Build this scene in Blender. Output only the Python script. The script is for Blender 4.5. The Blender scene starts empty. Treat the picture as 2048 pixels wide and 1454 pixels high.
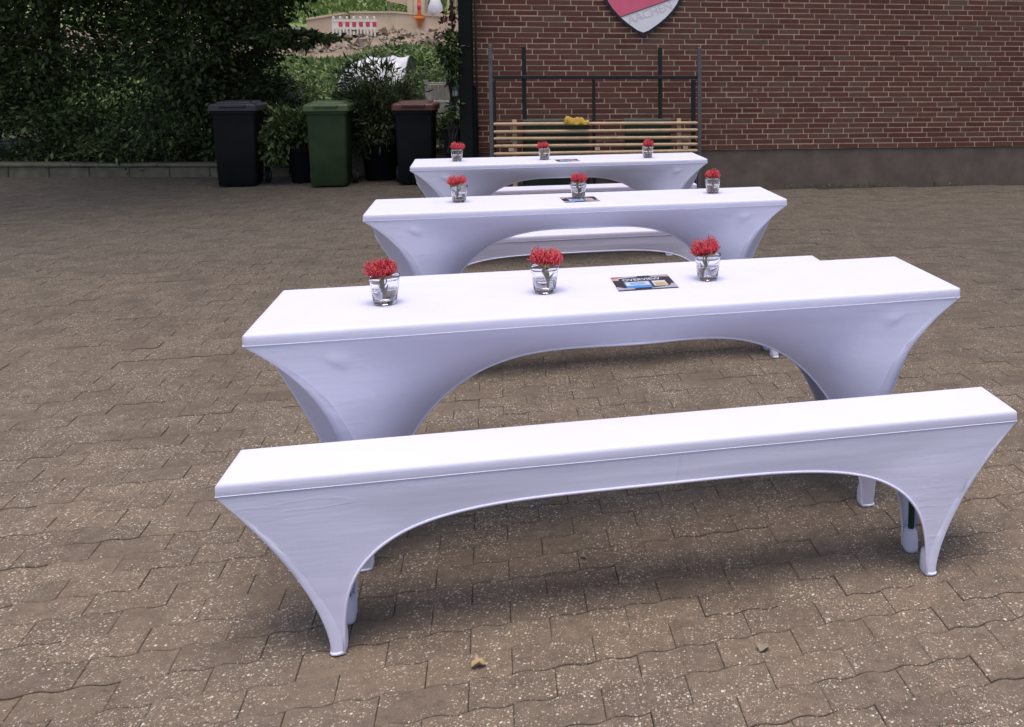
import bpy, bmesh, math, random
import numpy as np
from mathutils import Vector, Matrix, noise

random.seed(7)
rng = np.random.default_rng(7)
R = math.radians
SC = bpy.context.scene
COL = SC.collection

# ------------------------------------------------------------------ camera, sky, sun, exposure
cam_d = bpy.data.cameras.new('camera')
cam = bpy.data.objects.new('camera', cam_d)
COL.objects.link(cam)
F, CX, CY, PITCH, ROLL, CH = 1834.136, 1465.16, 249.944, 0.0692, 0.0031, 1.5278
cam_d.sensor_fit = 'HORIZONTAL'
cam_d.sensor_width = 36.0
cam_d.lens = 36.0 * F / 2048.0
cam_d.shift_x = (1024.0 - CX) / 2048.0
cam_d.shift_y = (CY - 727.0) / 2048.0
cam_d.clip_start = 0.05
cam_d.clip_end = 500.0
cam.matrix_world = (Matrix.Translation((0, 0, CH)) @ Matrix.Rotation(math.pi / 2 - PITCH, 4, 'X')
                    @ Matrix.Rotation(ROLL, 4, 'Z'))
SC.camera = cam

SUN_EL, SUN_AZ = 79.0, 188.0          # azimuth measured from +Y (away from the camera) towards -X
world = bpy.data.worlds.new('World')
SC.world = world
world.use_nodes = True
wn = world.node_tree
bg = wn.nodes['Background']
sky = wn.nodes.new('ShaderNodeTexSky')
sky.sky_type = 'NISHITA'
sky.sun_disc = False
sky.sun_elevation = R(SUN_EL)
sky.sun_rotation = R(-SUN_AZ)
sky.air_density = 1.0
sky.dust_density = 4.0
sky.ozone_density = 1.0
wn.links.new(sky.outputs[0], bg.inputs[0])
bg.inputs[1].default_value = 0.120

sun_d = bpy.data.lights.new('sun', 'SUN')
sun_d.energy = 1.12
sun_d.angle = R(33)
sun_d.color = (1.0, 0.95, 0.88)
sun = bpy.data.objects.new('sun', sun_d)
COL.objects.link(sun)
sd = Vector((-math.sin(R(SUN_AZ)) * math.cos(R(SUN_EL)), math.cos(R(SUN_AZ)) * math.cos(R(SUN_EL)), math.sin(R(SUN_EL))))
sun.rotation_euler = sd.to_track_quat('Z', 'Y').to_euler()
sun.location = sd * 30

SC.view_settings.view_transform = 'Standard'
SC.view_settings.look = 'None'
SC.view_settings.exposure = 0.62
SC.view_settings.gamma = 1.0
SC.view_settings.use_curve_mapping = False
SC.cycles.max_bounces = 10
SC.cycles.transmission_bounces = 10
SC.cycles.transparent_max_bounces = 10

# ------------------------------------------------------------------ helpers
def tag(o, label=None, cat=None, group=None, kind=None):
    if label: o['label'] = label
    if cat: o['category'] = cat
    if group: o['group'] = group
    if kind: o['kind'] = kind
    return o

def empty(name, loc=(0, 0, 0), rz=0.0, parent=None):
    o = bpy.data.objects.new(name, None)
    COL.objects.link(o)
    o.location = loc
    o.rotation_euler = (0, 0, rz)
    o.empty_display_size = 0.1
    if parent: o.parent = parent
    return o

def link_mesh(name, me, parent=None, loc=(0, 0, 0), rot=(0, 0, 0)):
    o = bpy.data.objects.new(name, me)
    COL.objects.link(o)
    o.location = loc
    o.rotation_euler = rot
    if parent: o.parent = parent
    return o

def copy_tree(o, parent=None):
    kids = list(o.children)
    c = o.copy()
    COL.objects.link(c)
    c.parent = parent
    for k in kids:
        copy_tree(k, c)
    return c

class MB:
    """collects shapes for ONE mesh object"""
    def __init__(self):
        self.v, self.f, self.m = [], [], []
    def add(self, vs, fs, mi=0):
        b = len(self.v)
        self.v += [tuple(p) for p in vs]
        self.f += [tuple(b + i for i in f) for f in fs]
        self.m += [mi] * len(fs)
    def box(self, lo, hi, mi=0, mat=None, ch=0.0):
        x0, y0, z0 = lo; x1, y1, z1 = hi
        if ch <= 0:
            vs = [(x0, y0, z0), (x1, y0, z0), (x1, y1, z0), (x0, y1, z0), (x0, y0, z1), (x1, y0, z1), (x1, y1, z1), (x0, y1, z1)]
            fs = [(0, 3, 2, 1), (4, 5, 6, 7), (0, 1, 5, 4), (1, 2, 6, 5), (2, 3, 7, 6), (3, 0, 4, 7)]
        else:
            vs, fs = chamfer_box(lo, hi, ch)
        if mat is not None: vs = [mat @ Vector(p) for p in vs]
        self.add(vs, fs, mi)
    def tube(self, pts, r, n=8, mi=0, cap=True, closed=False):
        pts = [Vector(p) for p in pts]
        rs = r if isinstance(r, (list, tuple)) else [r] * len(pts)
        vs, fs = [], []
        N = len(pts)
        ref = None
        for i, p in enumerate(pts):
            if closed: d = pts[(i + 1) % N] - pts[i - 1]
            else: d = pts[min(i + 1, N - 1)] - pts[max(i - 1, 0)]
            if d.length < 1e-9: d = Vector((0, 0, 1))
            d.normalize()
            if ref is None:
                ref = d.orthogonal().normalized()
            a = (ref - d * ref.dot(d))
            if a.length < 1e-6: a = d.orthogonal()
            a.normalize(); ref = a
            b = d.cross(a)
            for k in range(n):
                t = 2 * math.pi * k / n
                vs.append(p + a * (rs[i] * math.cos(t)) + b * (rs[i] * math.sin(t)))
        M = N if closed else N - 1
        for i in range(M):
            j = (i + 1) % N
            for k in range(n):
                l = (k + 1) % n
                fs.append((i * n + k, i * n + l, j * n + l, j * n + k))
        if cap and not closed:
            fs.append(tuple(range(n - 1, -1, -1)))
            fs.append(tuple((N - 1) * n + k for k in range(n)))
        self.add(vs, fs, mi)
    def lathe(self, prof, n=32, mi=0, center=(0, 0, 0)):
        vs, fs = [], []
        cx, cy, cz = center
        P = len(prof)
        for k in range(n):
            t = 2 * math.pi * k / n
            for r, z in prof:
                vs.append((cx + r * math.cos(t), cy + r * math.sin(t), cz + z))
        for k in range(n):
            l = (k + 1) % n
            for i in range(P - 1):
                if prof[i][0] < 1e-7 and prof[i + 1][0] < 1e-7: continue
                q = (k * P + i, l * P + i, l * P + i + 1, k * P + i + 1)
                if prof[i][0] < 1e-7: q = (k * P + i, l * P + i + 1, k * P + i + 1)
                elif prof[i + 1][0] < 1e-7: q = (k * P + i, l * P + i, k * P + i + 1)
                fs.append(q)
        self.add(vs, fs, mi)
    def mesh(self, name, mats, smooth=False, weld=False, angle=None):
        me = bpy.data.meshes.new(name)
        me.from_pydata(self.v, [], self.f)
        for m in (mats if isinstance(mats, (list, tuple)) else [mats]): me.materials.append(m)
        if any(self.m): me.polygons.foreach_set('material_index', self.m)
        if weld:
            bm = bmesh.new(); bm.from_mesh(me)
            bmesh.ops.remove_doubles(bm, verts=bm.verts, dist=1e-6)
            bmesh.ops.recalc_face_normals(bm, faces=bm.faces)
            bm.to_mesh(me); bm.free()
        if smooth:
            me.polygons.foreach_set('use_smooth', [True] * len(me.polygons))
            if angle: me.set_sharp_from_angle(angle=angle)
        me.update()
        return me
    def build(self, name, mats, parent=None, smooth=False, weld=False, angle=None, loc=(0, 0, 0), rot=(0, 0, 0)):
        return link_mesh(name, self.mesh(name, mats, smooth, weld, angle), parent, loc, rot)

def chamfer_box(lo, hi, c):
    x0, y0, z0 = lo; x1, y1, z1 = hi
    vs, idx = [], {}
    for sx in (0, 1):
        for sy in (0, 1):
            for sz in (0, 1):
                p = [(x0, x1)[sx], (y0, y1)[sy], (z0, z1)[sz]]
                s = [1 - 2 * sx, 1 - 2 * sy, 1 - 2 * sz]
                for a in range(3):
                    q = [p[i] + (0 if i == a else s[i] * c) for i in range(3)]
                    idx[(sx, sy, sz, a)] = len(vs); vs.append(tuple(q))
    fs = []
    for a in range(3):
        b, d = (a + 1) % 3, (a + 2) % 3
        for s in (0, 1):
            loop = []
            for (u, w) in ((0, 0), (1, 0), (1, 1), (0, 1)):
                k = [0, 0, 0]; k[a] = s; k[b] = u; k[d] = w
                loop.append(idx[(k[0], k[1], k[2], a)])
            fs.append(tuple(loop if s else loop[::-1]))
    for a in range(3):
        b, d = (a + 1) % 3, (a + 2) % 3
        for u in (0, 1):
            for w in (0, 1):
                k0 = [0, 0, 0]; k0[b] = u; k0[d] = w
                k1 = list(k0); k1[a] = 1
                q = [idx[(*k0, b)], idx[(*k1, b)], idx[(*k1, d)], idx[(*k0, d)]]
                if (u + w) % 2 == 0: q = q[::-1]
                fs.append(tuple(q))
    for sx in (0, 1):
        for sy in (0, 1):
            for sz in (0, 1):
                q = [idx[(sx, sy, sz, a)] for a in range(3)]
                if (sx + sy + sz) % 2 == 0: q = q[::-1]
                fs.append(tuple(q))
    return vs, fs

def quads_mesh(name, V, mats, nper=4, mi=None, smooth=False):
    """numpy (n,nper,3) -> mesh of n polygons"""
    n = V.shape[0]
    me = bpy.data.meshes.new(name)
    me.vertices.add(n * nper); me.loops.add(n * nper); me.polygons.add(n)
    me.vertices.foreach_set('co', V.reshape(-1).astype(np.float32))
    me.loops.foreach_set('vertex_index', np.arange(n * nper, dtype=np.int32))
    me.polygons.foreach_set('loop_start', np.arange(0, n * nper, nper, dtype=np.int32))
    for m in mats: me.materials.append(m)
    if mi is not None: me.polygons.foreach_set('material_index', np.asarray(mi, dtype=np.int32))
    me.update(calc_edges=True)
    me.validate()
    return me

# ------------------------------------------------------------------ material helpers
class NT:
    def __init__(self, name):
        self.mat = bpy.data.materials.new(name)
        self.mat.use_nodes = True
        self.t = self.mat.node_tree
        self.b = self.t.nodes['Principled BSDF']
    def n(self, typ, **kw):
        nd = self.t.nodes.new(typ)
        for k, v in kw.items():
            if k.startswith('i_'):
                nd.inputs[k[2:].replace('_', ' ')].default_value = v
            else: setattr(nd, k, v)
        return nd
    def l(self, a, b): self.t.links.new(a, b)
    def math(self, op, a, b=None, c=None, clamp=False):
        nd = self.n('ShaderNodeMath', operation=op, use_clamp=clamp)
        for i, x in enumerate((a, b, c)):
            if x is None: continue
            if isinstance(x, (int, float)): nd.inputs[i].default_value = x
            else: self.l(x, nd.inputs[i])
        return nd.outputs[0]
    def mix(self, fac, a, b, bt='MIX'):
        nd = self.n('ShaderNodeMix', data_type='RGBA', blend_type=bt)
        for s, x in ((0, fac), (6, a), (7, b)):
            if isinstance(x, (int, float)): nd.inputs[s].default_value = x
            elif isinstance(x, tuple): nd.inputs[s].default_value = (*x, 1.0)
            else: self.l(x, nd.inputs[s])
        return nd.outputs[2]
    def ramp(self, fac, stops):
        nd = self.n('ShaderNodeValToRGB')
        el = nd.color_ramp.elements
        while len(el) < len(stops): el.new(0.5)
        for e, (p, c) in zip(el, stops):
            e.position = p
            e.color = (*c, 1.0) if isinstance(c, tuple) else (c, c, c, 1.0)
        self.l(fac, nd.inputs[0])
        return nd.outputs[0]
    def pos(self): return self.n('ShaderNodeNewGeometry').outputs['Position']
    def obj(self): return self.n('ShaderNodeTexCoord').outputs['Object']
    def noise(self, vec, scale, detail=4.0, rough=0.55):
        nd = self.n('ShaderNodeTexNoise')
        nd.inputs['Scale'].default_value = scale; nd.inputs['Detail'].default_value = detail
        nd.inputs['Roughness'].default_value = rough
        if vec is not None: self.l(vec, nd.inputs['Vector'])
        return nd.outputs[0]
    def rnd(self):
        """one random number per object and per loose piece"""
        a = self.n('ShaderNodeObjectInfo').outputs['Random']
        b = self.n('ShaderNodeNewGeometry').outputs['Random Per Island']
        return self.math('FRACT', self.math('ADD', a, b))
    def bump(self, h, strength=0.4, dist=0.002):
        nd = self.n('ShaderNodeBump')
        nd.inputs['Strength'].default_value = strength
        nd.inputs['Distance'].default_value = dist
        self.l(h, nd.inputs['Height'])
        self.l(nd.outputs[0], self.b.inputs['Normal'])
    def color(self, c):
        if isinstance(c, tuple): self.b.inputs['Base Color'].default_value = (*c, 1.0)
        else: self.l(c, self.b.inputs['Base Color'])
    def set(self, rough=0.7, metal=0.0, spec=0.5):
        self.b.inputs['Roughness'].default_value = rough
        self.b.inputs['Metallic'].default_value = metal
        self.b.inputs['Specular IOR Level'].default_value = spec
        return self.mat

def plain(name, c, rough=0.7, metal=0.0, spec=0.5, var=0.12, scale=6.0, bump=0.0, bscale=60.0):
    k = NT(name)
    o = k.obj()
    nz = k.noise(o, scale, 5.0, 0.6)
    lo = tuple(x * (1 - var) for x in c); hi = tuple(min(1.0, x * (1 + var)) for x in c)
    k.color(k.ramp(nz, [(0.3, lo), (0.7, hi)]))
    if bump: k.bump(k.noise(o, bscale, 4.0), bump, 0.003)
    return k.set(rough, metal, spec)

def leafmat(name, dark, light, rough=0.55, spec=0.35, trans=0.25):
    k = NT(name)
    r = k.n('ShaderNodeNewGeometry').outputs['Random Per Island']
    c = k.ramp(r, [(0.0, dark), (0.55, tuple((a + b) / 2 for a, b in zip(dark, light))), (1.0, light)])
    k.color(c)
    k.set(rough, 0, spec)
    tr = k.n('ShaderNodeBsdfTranslucent')
    k.l(c, tr.inputs[0])
    mx = k.n('ShaderNodeMixShader')
    mx.inputs[0].default_value = trans
    k.l(k.b.outputs[0], mx.inputs[1]); k.l(tr.outputs[0], mx.inputs[2])
    k.l(mx.outputs[0], k.t.nodes['Material Output'].inputs[0])
    return k.mat

# ------------------------------------------------------------------ materials
def m_cloth():
    k = NT('white_stretch_cloth')
    o = k.obj()
    n1 = k.noise(o, 5.0, 4.0, 0.6)
    k.color(k.ramp(n1, [(0.3, (0.69, 0.672, 0.845)), (0.7, (0.715, 0.697, 0.865))]))
    mp = k.n('ShaderNodeMapping'); mp.inputs['Scale'].default_value = (1.5, 20, 14)
    k.l(o, mp.inputs['Vector'])
    st = k.noise(mp.outputs[0], 2.2, 3.0, 0.5)
    wv = k.noise(o, 700.0, 1.0, 0.5)
    mp2 = k.n('ShaderNodeMapping'); mp2.inputs['Scale'].default_value = (3.0, 3.0, 17); mp2.inputs['Rotation'].default_value = (0, R(14), 0)
    k.l(o, mp2.inputs['Vector'])
    cr = k.ramp(k.noise(mp2.outputs[0], 1.6, 2.0, 0.5), [(0.52, 0.0), (0.60, 1.0), (0.68, 0.0)])
    crm = k.ramp(k.noise(o, 2.1, 2.0, 0.5), [(0.5, 0.0), (0.64, 0.30)])
    k.bump(k.math('ADD', k.math('ADD', st, k.math('MULTIPLY', wv, 0.16)), k.math('MULTIPLY', cr, crm)), 0.32, 0.004)
    k.b.inputs['Sheen Weight'].default_value = 0.15
    k.b.inputs['Sheen Roughness'].default_value = 0.4
    return k.set(0.75, 0, 0.25)
CLOTH = m_cloth()
HEM = plain('white_hem', (0.74, 0.72, 0.88), 0.7, var=0.02)

def m_paver():
    k = NT('exposed_aggregate_paver')
    p = k.pos()
    r = k.rnd()
    big = k.noise(p, 1.1, 4.0, 0.6)
    mid = k.noise(p, 22.0, 7.0, 0.75)
    base = k.ramp(mid, [(0.25, (0.105, 0.079, 0.060)), (0.5, (0.178, 0.135, 0.102)), (0.8, (0.255, 0.195, 0.148))])
    tint = k.ramp(r, [(0.0, (0.88, 0.86, 0.85)), (0.5, (1.0, 0.99, 0.97)), (1.0, (1.12, 1.09, 1.05))])
    c = k.mix(1.0, base, tint, 'MULTIPLY')
    c = k.mix(k.math('MULTIPLY', k.ramp(big, [(0.45, 0.0), (0.75, 1.0)]), 0.35), c, (0.27, 0.205, 0.155))
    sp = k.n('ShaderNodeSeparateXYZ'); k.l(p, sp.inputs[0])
    far_shade = k.math('ADD', k.math('MULTIPLY', k.math('SUBTRACT', sp.outputs[1], 2.6), 0.22), k.math('MULTIPLY', k.math('SUBTRACT', k.noise(p, 0.9, 4.0, 0.65), 0.5), 1.1), None, True)  # paints the far yard's dimmer light, plus some dirt, into the stone colour
    c = k.mix(k.math('MULTIPLY', far_shade, 0.72), c, (0.078, 0.066, 0.054))
    # light chips of exposed stone in two sizes, thinned out in worn patches
    wear = k.ramp(k.noise(p, 4.5, 4.0, 0.6), [(0.36, 0.50), (0.62, 1.0)])
    h = None
    for sc, thr, lo in ((66.0, 0.34, 0.68), (112.0, 0.42, 0.50), (210.0, 0.41, 0.44)):
        wp = k.n('ShaderNodeVectorMath', operation='ADD')
        wn_ = k.n('ShaderNodeTexNoise'); wn_.inputs['Scale'].default_value = 120.0
        k.l(p, wn_.inputs['Vector'])
        sclv = k.n('ShaderNodeVectorMath', operation='SCALE'); sclv.inputs['Scale'].default_value = 0.008
        k.l(wn_.outputs['Color'], sclv.inputs[0])
        k.l(p, wp.inputs[0]); k.l(sclv.outputs[0], wp.inputs[1])
        v = k.n('ShaderNodeTexVoronoi'); v.inputs['Scale'].default_value = sc
        k.l(wp.outputs[0], v.inputs['Vector'])
        sep = k.n('ShaderNodeSeparateColor'); k.l(v.outputs['Color'], sep.inputs[0])
        near = k.ramp(v.outputs['Distance'], [(thr - 0.16, 1.0), (thr, 0.0)])
        pick = k.ramp(k.math('MULTIPLY', sep.outputs[0], wear), [(lo, 0.0), (lo + 0.12, 1.0)])
        mk = k.math('MULTIPLY', near, pick)
        chip = k.ramp(sep.outputs[1], [(0.0, (0.44, 0.35, 0.26)), (0.45, (0.62, 0.53, 0.42)), (0.8, (0.42, 0.28, 0.19)), (0.86, (0.80, 0.74, 0.64)), (1.0, (0.86, 0.80, 0.70))])
        c = k.mix(k.math('MULTIPLY', mk, 0.86), c, chip)
        dk = k.math('MULTIPLY', near, k.ramp(sep.outputs[2], [(0.72, 0.0), (0.82, 1.0)]))
        c = k.mix(k.math('MULTIPLY', dk, 0.45), c, (0.05, 0.042, 0.038))
        h = mk if h is None else k.math('ADD', h, mk)
    gr = k.noise(p, 420.0, 2.0, 0.6)
    c = k.mix(k.math('MULTIPLY', far_shade, 0.35), c, (0.09, 0.078, 0.064))
    c = k.mix(0.6, c, k.ramp(gr, [(0.3, 0.55), (0.7, 1.35)]), 'MULTIPLY')
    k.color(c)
    k.bump(k.math('ADD', k.math('MULTIPLY', h, 0.6), gr), 0.7, 0.0025)
    return k.set(0.85, 0, 0.3)
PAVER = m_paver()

def m_joint():
    k = NT('joint_sand')
    p = k.pos()
    c = k.ramp(k.noise(p, 60, 5, 0.7), [(0.3, (0.030, 0.025, 0.020)), (0.7, (0.065, 0.055, 0.043))])
    c = k.mix(k.ramp(k.noise(p, 2.2, 4, 0.6), [(0.55, 0.0), (0.75, 0.5)]), c, (0.035, 0.042, 0.02))
    k.color(c)
    return k.set(0.95, 0, 0.2)
JOINT = m_joint()

def m_brick():
    k = NT('red_brown_brick')
    r = k.rnd()
    o = k.pos()
    base = k.ramp(r, [(0.0, (0.100, 0.036, 0.029)), (0.3, (0.122, 0.045, 0.035)), (0.62, (0.136, 0.052, 0.039)), (0.88, (0.128, 0.058, 0.044)), (1.0, (0.132, 0.074, 0.055))])
    mp = k.n('ShaderNodeMapping'); mp.inputs['Scale'].default_value = (1, 1, 3.5)
    k.l(o, mp.inputs['Vector'])
    st = k.noise(mp.outputs[0], 26, 5, 0.7)
    c = k.mix(0.75, base, k.ramp(st, [(0.25, 0.68), (0.75, 1.28)]), 'MULTIPLY')
    c = k.mix(k.ramp(k.noise(o, 2.0, 3, 0.5), [(0.55, 0.0), (0.75, 0.25)]), c, (0.14, 0.105, 0.085))
    k.color(c)
    k.bump(k.noise(o, 140, 4, 0.65), 0.5, 0.002)
    return k.set(0.85, 0, 0.25)
BRICK = m_brick()
MORTAR = plain('mortar', (0.47, 0.365, 0.27), 0.95, var=0.22, scale=9, bump=0.4, bscale=120, spec=0.2)
PLINTH = plain('brown_render', (0.135, 0.105, 0.09), 0.9, var=0.2, scale=4, bump=0.4, bscale=70, spec=0.2)
DARKTIMBER = plain('black_stained_timber', (0.008, 0.010, 0.010), 0.85, var=0.3, scale=8, spec=0.12)
STEELGREY = plain('grey_steel', (0.13, 0.125, 0.135), 0.5, 0.5, var=0.2, scale=18)
STEELBLACK = plain('black_steel', (0.012, 0.013, 0.014), 0.5, 0.3, var=0.2, scale=14)
PINE = plain('pale_wood', (0.50, 0.35, 0.225), 0.6, var=0.16, scale=10, spec=0.35)
GREENPL = plain('dark_green_plastic', (0.016, 0.034, 0.018), 0.5, var=0.15)
GREYLID = plain('grey_green_rim', (0.075, 0.085, 0.075), 0.6, var=0.2)
OCHRE = plain('ochre_fabric', (0.44, 0.275, 0.045), 0.9, var=0.2, scale=14, bump=0.5, bscale=90)
BIN_G = plain('green_bin_plastic', (0.036, 0.058, 0.024), 0.6, var=0.22, scale=5, spec=0.25)
BIN_LIDG = plain('light_green_lid_plastic', (0.088, 0.130, 0.050), 0.5, var=0.15)
BIN_K = plain('black_bin_plastic', (0.008, 0.009, 0.011), 0.6, var=0.25, scale=5, spec=0.2)
BIN_LIDR = plain('red_lid_plastic', (0.125, 0.040, 0.032), 0.5, var=0.25, scale=9)
BIN_LIDK = plain('dark_grey_lid_plastic', (0.045, 0.045, 0.055), 0.5, var=0.2)
RUBBER = plain('rubber', (0.02, 0.02, 0.021), 0.8, var=0.2)
HUB = plain('wheel_hub', (0.20, 0.19, 0.19), 0.6)
POT = plain('black_plastic_pot', (0.005, 0.005, 0.006), 0.7, var=0.2, spec=0.15)
SOIL = plain('potting_soil', (0.03, 0.022, 0.016), 0.95, var=0.4, scale=30)
LOWWALL = plain('weathered_concrete', (0.25, 0.215, 0.17), 0.9, var=0.25, scale=5, bump=0.4, bscale=60)
KERBMAT = plain('mossy_concrete', (0.15, 0.135, 0.095), 0.9, var=0.35, scale=6, bump=0.5, bscale=50)
GARDEN = plain('garden_soil', (0.07, 0.075, 0.04), 0.95, var=0.35, scale=1.2)
RUBBLE = plain('rubble_earth', (0.235, 0.175, 0.128), 0.95, var=0.35, scale=0.9, bump=0.8, bscale=8)
STONE = plain('rubble_stone', (0.29, 0.23, 0.18), 0.9, var=0.3, scale=3)
CONC = plain('pale_concrete', (0.62, 0.49, 0.355), 0.9, var=0.2, scale=1.3, bump=0.5, bscale=5)
CONC2 = plain('sandstone_wall', (0.55, 0.42, 0.31), 0.9, var=0.12, scale=1.1)
WHITEPL = plain('white_plastic', (0.78, 0.72, 0.64), 0.6, var=0.05)
REDREF = plain('red_reflective_sheet', (0.60, 0.05, 0.09), 0.5, var=0.1)
DARKPL = plain('dark_plastic', (0.05, 0.05, 0.06), 0.6)
FILM = plain('milky_plastic_film', (0.62, 0.60, 0.64), 0.35, var=0.22, scale=3.5, bump=0.6, bscale=7)
CHAIRW = plain('white_painted_wood', (0.66, 0.64, 0.60), 0.6, var=0.08)
TRUNK = plain('bark', (0.055, 0.042, 0.032), 0.9, var=0.3, scale=14, bump=0.6, bscale=40)
STEMG = plain('green_stem', (0.10, 0.11, 0.05), 0.7, var=0.2)
TWIG = plain('dark_twig', (0.022, 0.017, 0.016), 0.85, var=0.3)
ORANGE = plain('orange_paint', (0.75, 0.20, 0.03), 0.6, var=0.06)
WOODFENCE = plain('grey_brown_wood', (0.33, 0.25, 0.19), 0.85, var=0.25, scale=2)
GRASSG = leafmat('meadow_grass', (0.11, 0.16, 0.045), (0.22, 0.29, 0.085), trans=0.2)
LAWN = plain('hill_grass', (0.16, 0.22, 0.065), 0.9, var=0.25, scale=0.35)
LEAF_DARK = leafmat('dark_tree_leaf', (0.022, 0.040, 0.017), (0.105, 0.145, 0.050))
LEAF_MID = leafmat('bush_leaf', (0.058, 0.098, 0.033), (0.21, 0.275, 0.092))
LEAF_LIGHT = leafmat('light_green_weed_leaf', (0.095, 0.145, 0.045), (0.25, 0.32, 0.115))  # the leaf's own lighter green
LEAF_OLE = leafmat('oleander_leaf', (0.022, 0.040, 0.020), (0.11, 0.145, 0.072))
LEAF_PALE = leafmat('pale_blossom', (0.30, 0.24, 0.24), (0.55, 0.48, 0.46))
LEAF_RUST = leafmat('rust_leaf', (0.05, 0.020, 0.016), (0.13, 0.045, 0.035))

# ------------------------------------------------------------------ ground and paving
YAW_T = 0.2573
g = MB()
gx = [-400, -60, -25, -12, -8, -4, 0, 4, 8, 25, 60, 400]
def ground_z(y):
    return -0.03
xs = [-400, -40, -12, -6, 0, 6, 12, 40, 400]; ys = [-300, -20, -4, 0, 4, 8, 12.2, 14, 40]
vs = [(x, y, -0.03) for y in ys for x in xs]
fs = [(j * 9 + i, j * 9 + i + 1, (j + 1) * 9 + i + 1, (j + 1) * 9 + i) for j in range(8) for i in range(8)]
g.add(vs, fs)
tag(g.build('ground', GARDEN), kind='structure')

PL, PW, PH = 0.208, 0.1085, 0.02
def wave(t):                 # joint outline; period = half a stone
    a = (t / (PL / 2)) % 1.0
    s = math.sin(2 * math.pi * a)
    return 0.0062 * math.copysign(abs(s) ** 0.75, s)
def paver_shape(gap=0.0013, ch=0.0020, seed=0):
    n = 10
    gx_ = 0.0008
    xs_ = [-PL / 2 + PL * i / n for i in range(n + 1)]
    def ring(ins, z):
        out = []
        for x in xs_:
            xx = max(-PL / 2 + gx_ + ins, min(PL / 2 - gx_ - ins, x)) + 0.0007 * noise.noise((x * 60, seed * 3.1, 1.5))
            out.append((xx, -PW / 2 + wave(xx + PL / 2) + gap + ins + 0.0011 * noise.noise((x * 70, seed * 5.7, 0.3)), z))
        for x in reversed(xs_):
            xx = max(-PL / 2 + gx_ + ins, min(PL / 2 - gx_ - ins, x)) + 0.0007 * noise.noise((x * 60, seed * 3.1, 1.5))
            out.append((xx, PW / 2 + wave(xx + PL / 2) - gap - ins + 0.0011 * noise.noise((x * 70, seed * 5.7, 9.3)), z))
        return out
    lo = ring(0.0, -PH); md = ring(0.0, -ch); up = ring(ch, 0.0)
    N = len(lo)
    V = lo + md + up
    Fc = []
    for k in (0, 1):
        for i in range(N):
            j = (i + 1) % N
            Fc.append((k * N + i, k * N + j, (k + 1) * N + j, (k + 1) * N + i))
    for i in range(n):       # top as strips so the waved outline triangulates well
        Fc.append((2 * N + i, 2 * N + i + 1, 2 * N + N - 2 - i, 2 * N + N - 1 - i))
    return np.array(V), Fc
pvs = [paver_shape(seed=q) for q in range(6)]
pf = pvs[0][1]

yard = MB()
yard.add([(-12, -0.5, -0.0055), (6, -0.5, -0.0055), (6, 12.1, -0.0055), (-12, 12.1, -0.0055)], [(0, 1, 2, 3)])
yard_o = tag(yard.build('paved_yard', JOINT), kind='structure')

def cam_proj(x, y, z):
    c, s = math.cos(PITCH), math.sin(PITCH)
    dz = z - CH
    d = y * c - dz * s
    u = y * s + dz * c
    return CX + F * x / d, CY - F * u / d, d
WALL_O = Vector((-2.9666, 10.4178, 0)); WALL_YAW = 0.1589
WE = Vector((math.cos(WALL_YAW), math.sin(WALL_YAW), 0)); WN = Vector((-math.sin(WALL_YAW), math.cos(WALL_YAW), 0))
cells = []
ce, se = math.cos(YAW_T), math.sin(YAW_T)
for j in range(-5, 135):
    for i in range(-80, 80):
        u = (i + (0.5 if j % 2 else 0.0)) * PL + 0.03
        v = j * PW + 0.9
        x, y = u * ce - v * se, u * se + v * ce
        if y < 1.2 or y > 11.98: continue
        px, py, d = cam_proj(x, y, 0)
        if px < -170 or px > 2230 or py > 1560: continue
        w = (Vector((x, y, 0)) - WALL_O)
        if w.dot(WN) > -0.09 and w.dot(WE) > -0.12: continue
        inphoto = 507 <= px <= 1541 and py <= 1454
        hidden = (896 - 0.085 * (px - 507)) < py < (896 - 0.085 * (px - 507)) + 165
        cells.append((x, y, d if (inphoto and not hidden) else d + 1000))
cells.sort(key=lambda c: c[2])
pmes = []
for pv_, pf_q in pvs:
    pme = bpy.data.meshes.new('paving_stone')
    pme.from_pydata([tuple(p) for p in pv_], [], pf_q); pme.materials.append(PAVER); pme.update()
    pmes.append(pme)
def paver_pose(x, y):
    return (x, y, random.gauss(0, 0.0011)), (random.gauss(0, 0.0042), random.gauss(0, 0.0034), YAW_T + random.gauss(0, 0.006))
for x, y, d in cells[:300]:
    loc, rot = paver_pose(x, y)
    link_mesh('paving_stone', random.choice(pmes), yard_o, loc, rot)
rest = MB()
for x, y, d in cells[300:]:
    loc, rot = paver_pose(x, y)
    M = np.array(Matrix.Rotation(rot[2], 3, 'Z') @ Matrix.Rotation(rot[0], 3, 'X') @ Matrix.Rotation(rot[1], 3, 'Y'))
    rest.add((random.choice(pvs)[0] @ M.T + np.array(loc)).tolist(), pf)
tag(rest.build('paving_stone_field', PAVER, yard_o), kind='stuff')

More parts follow.
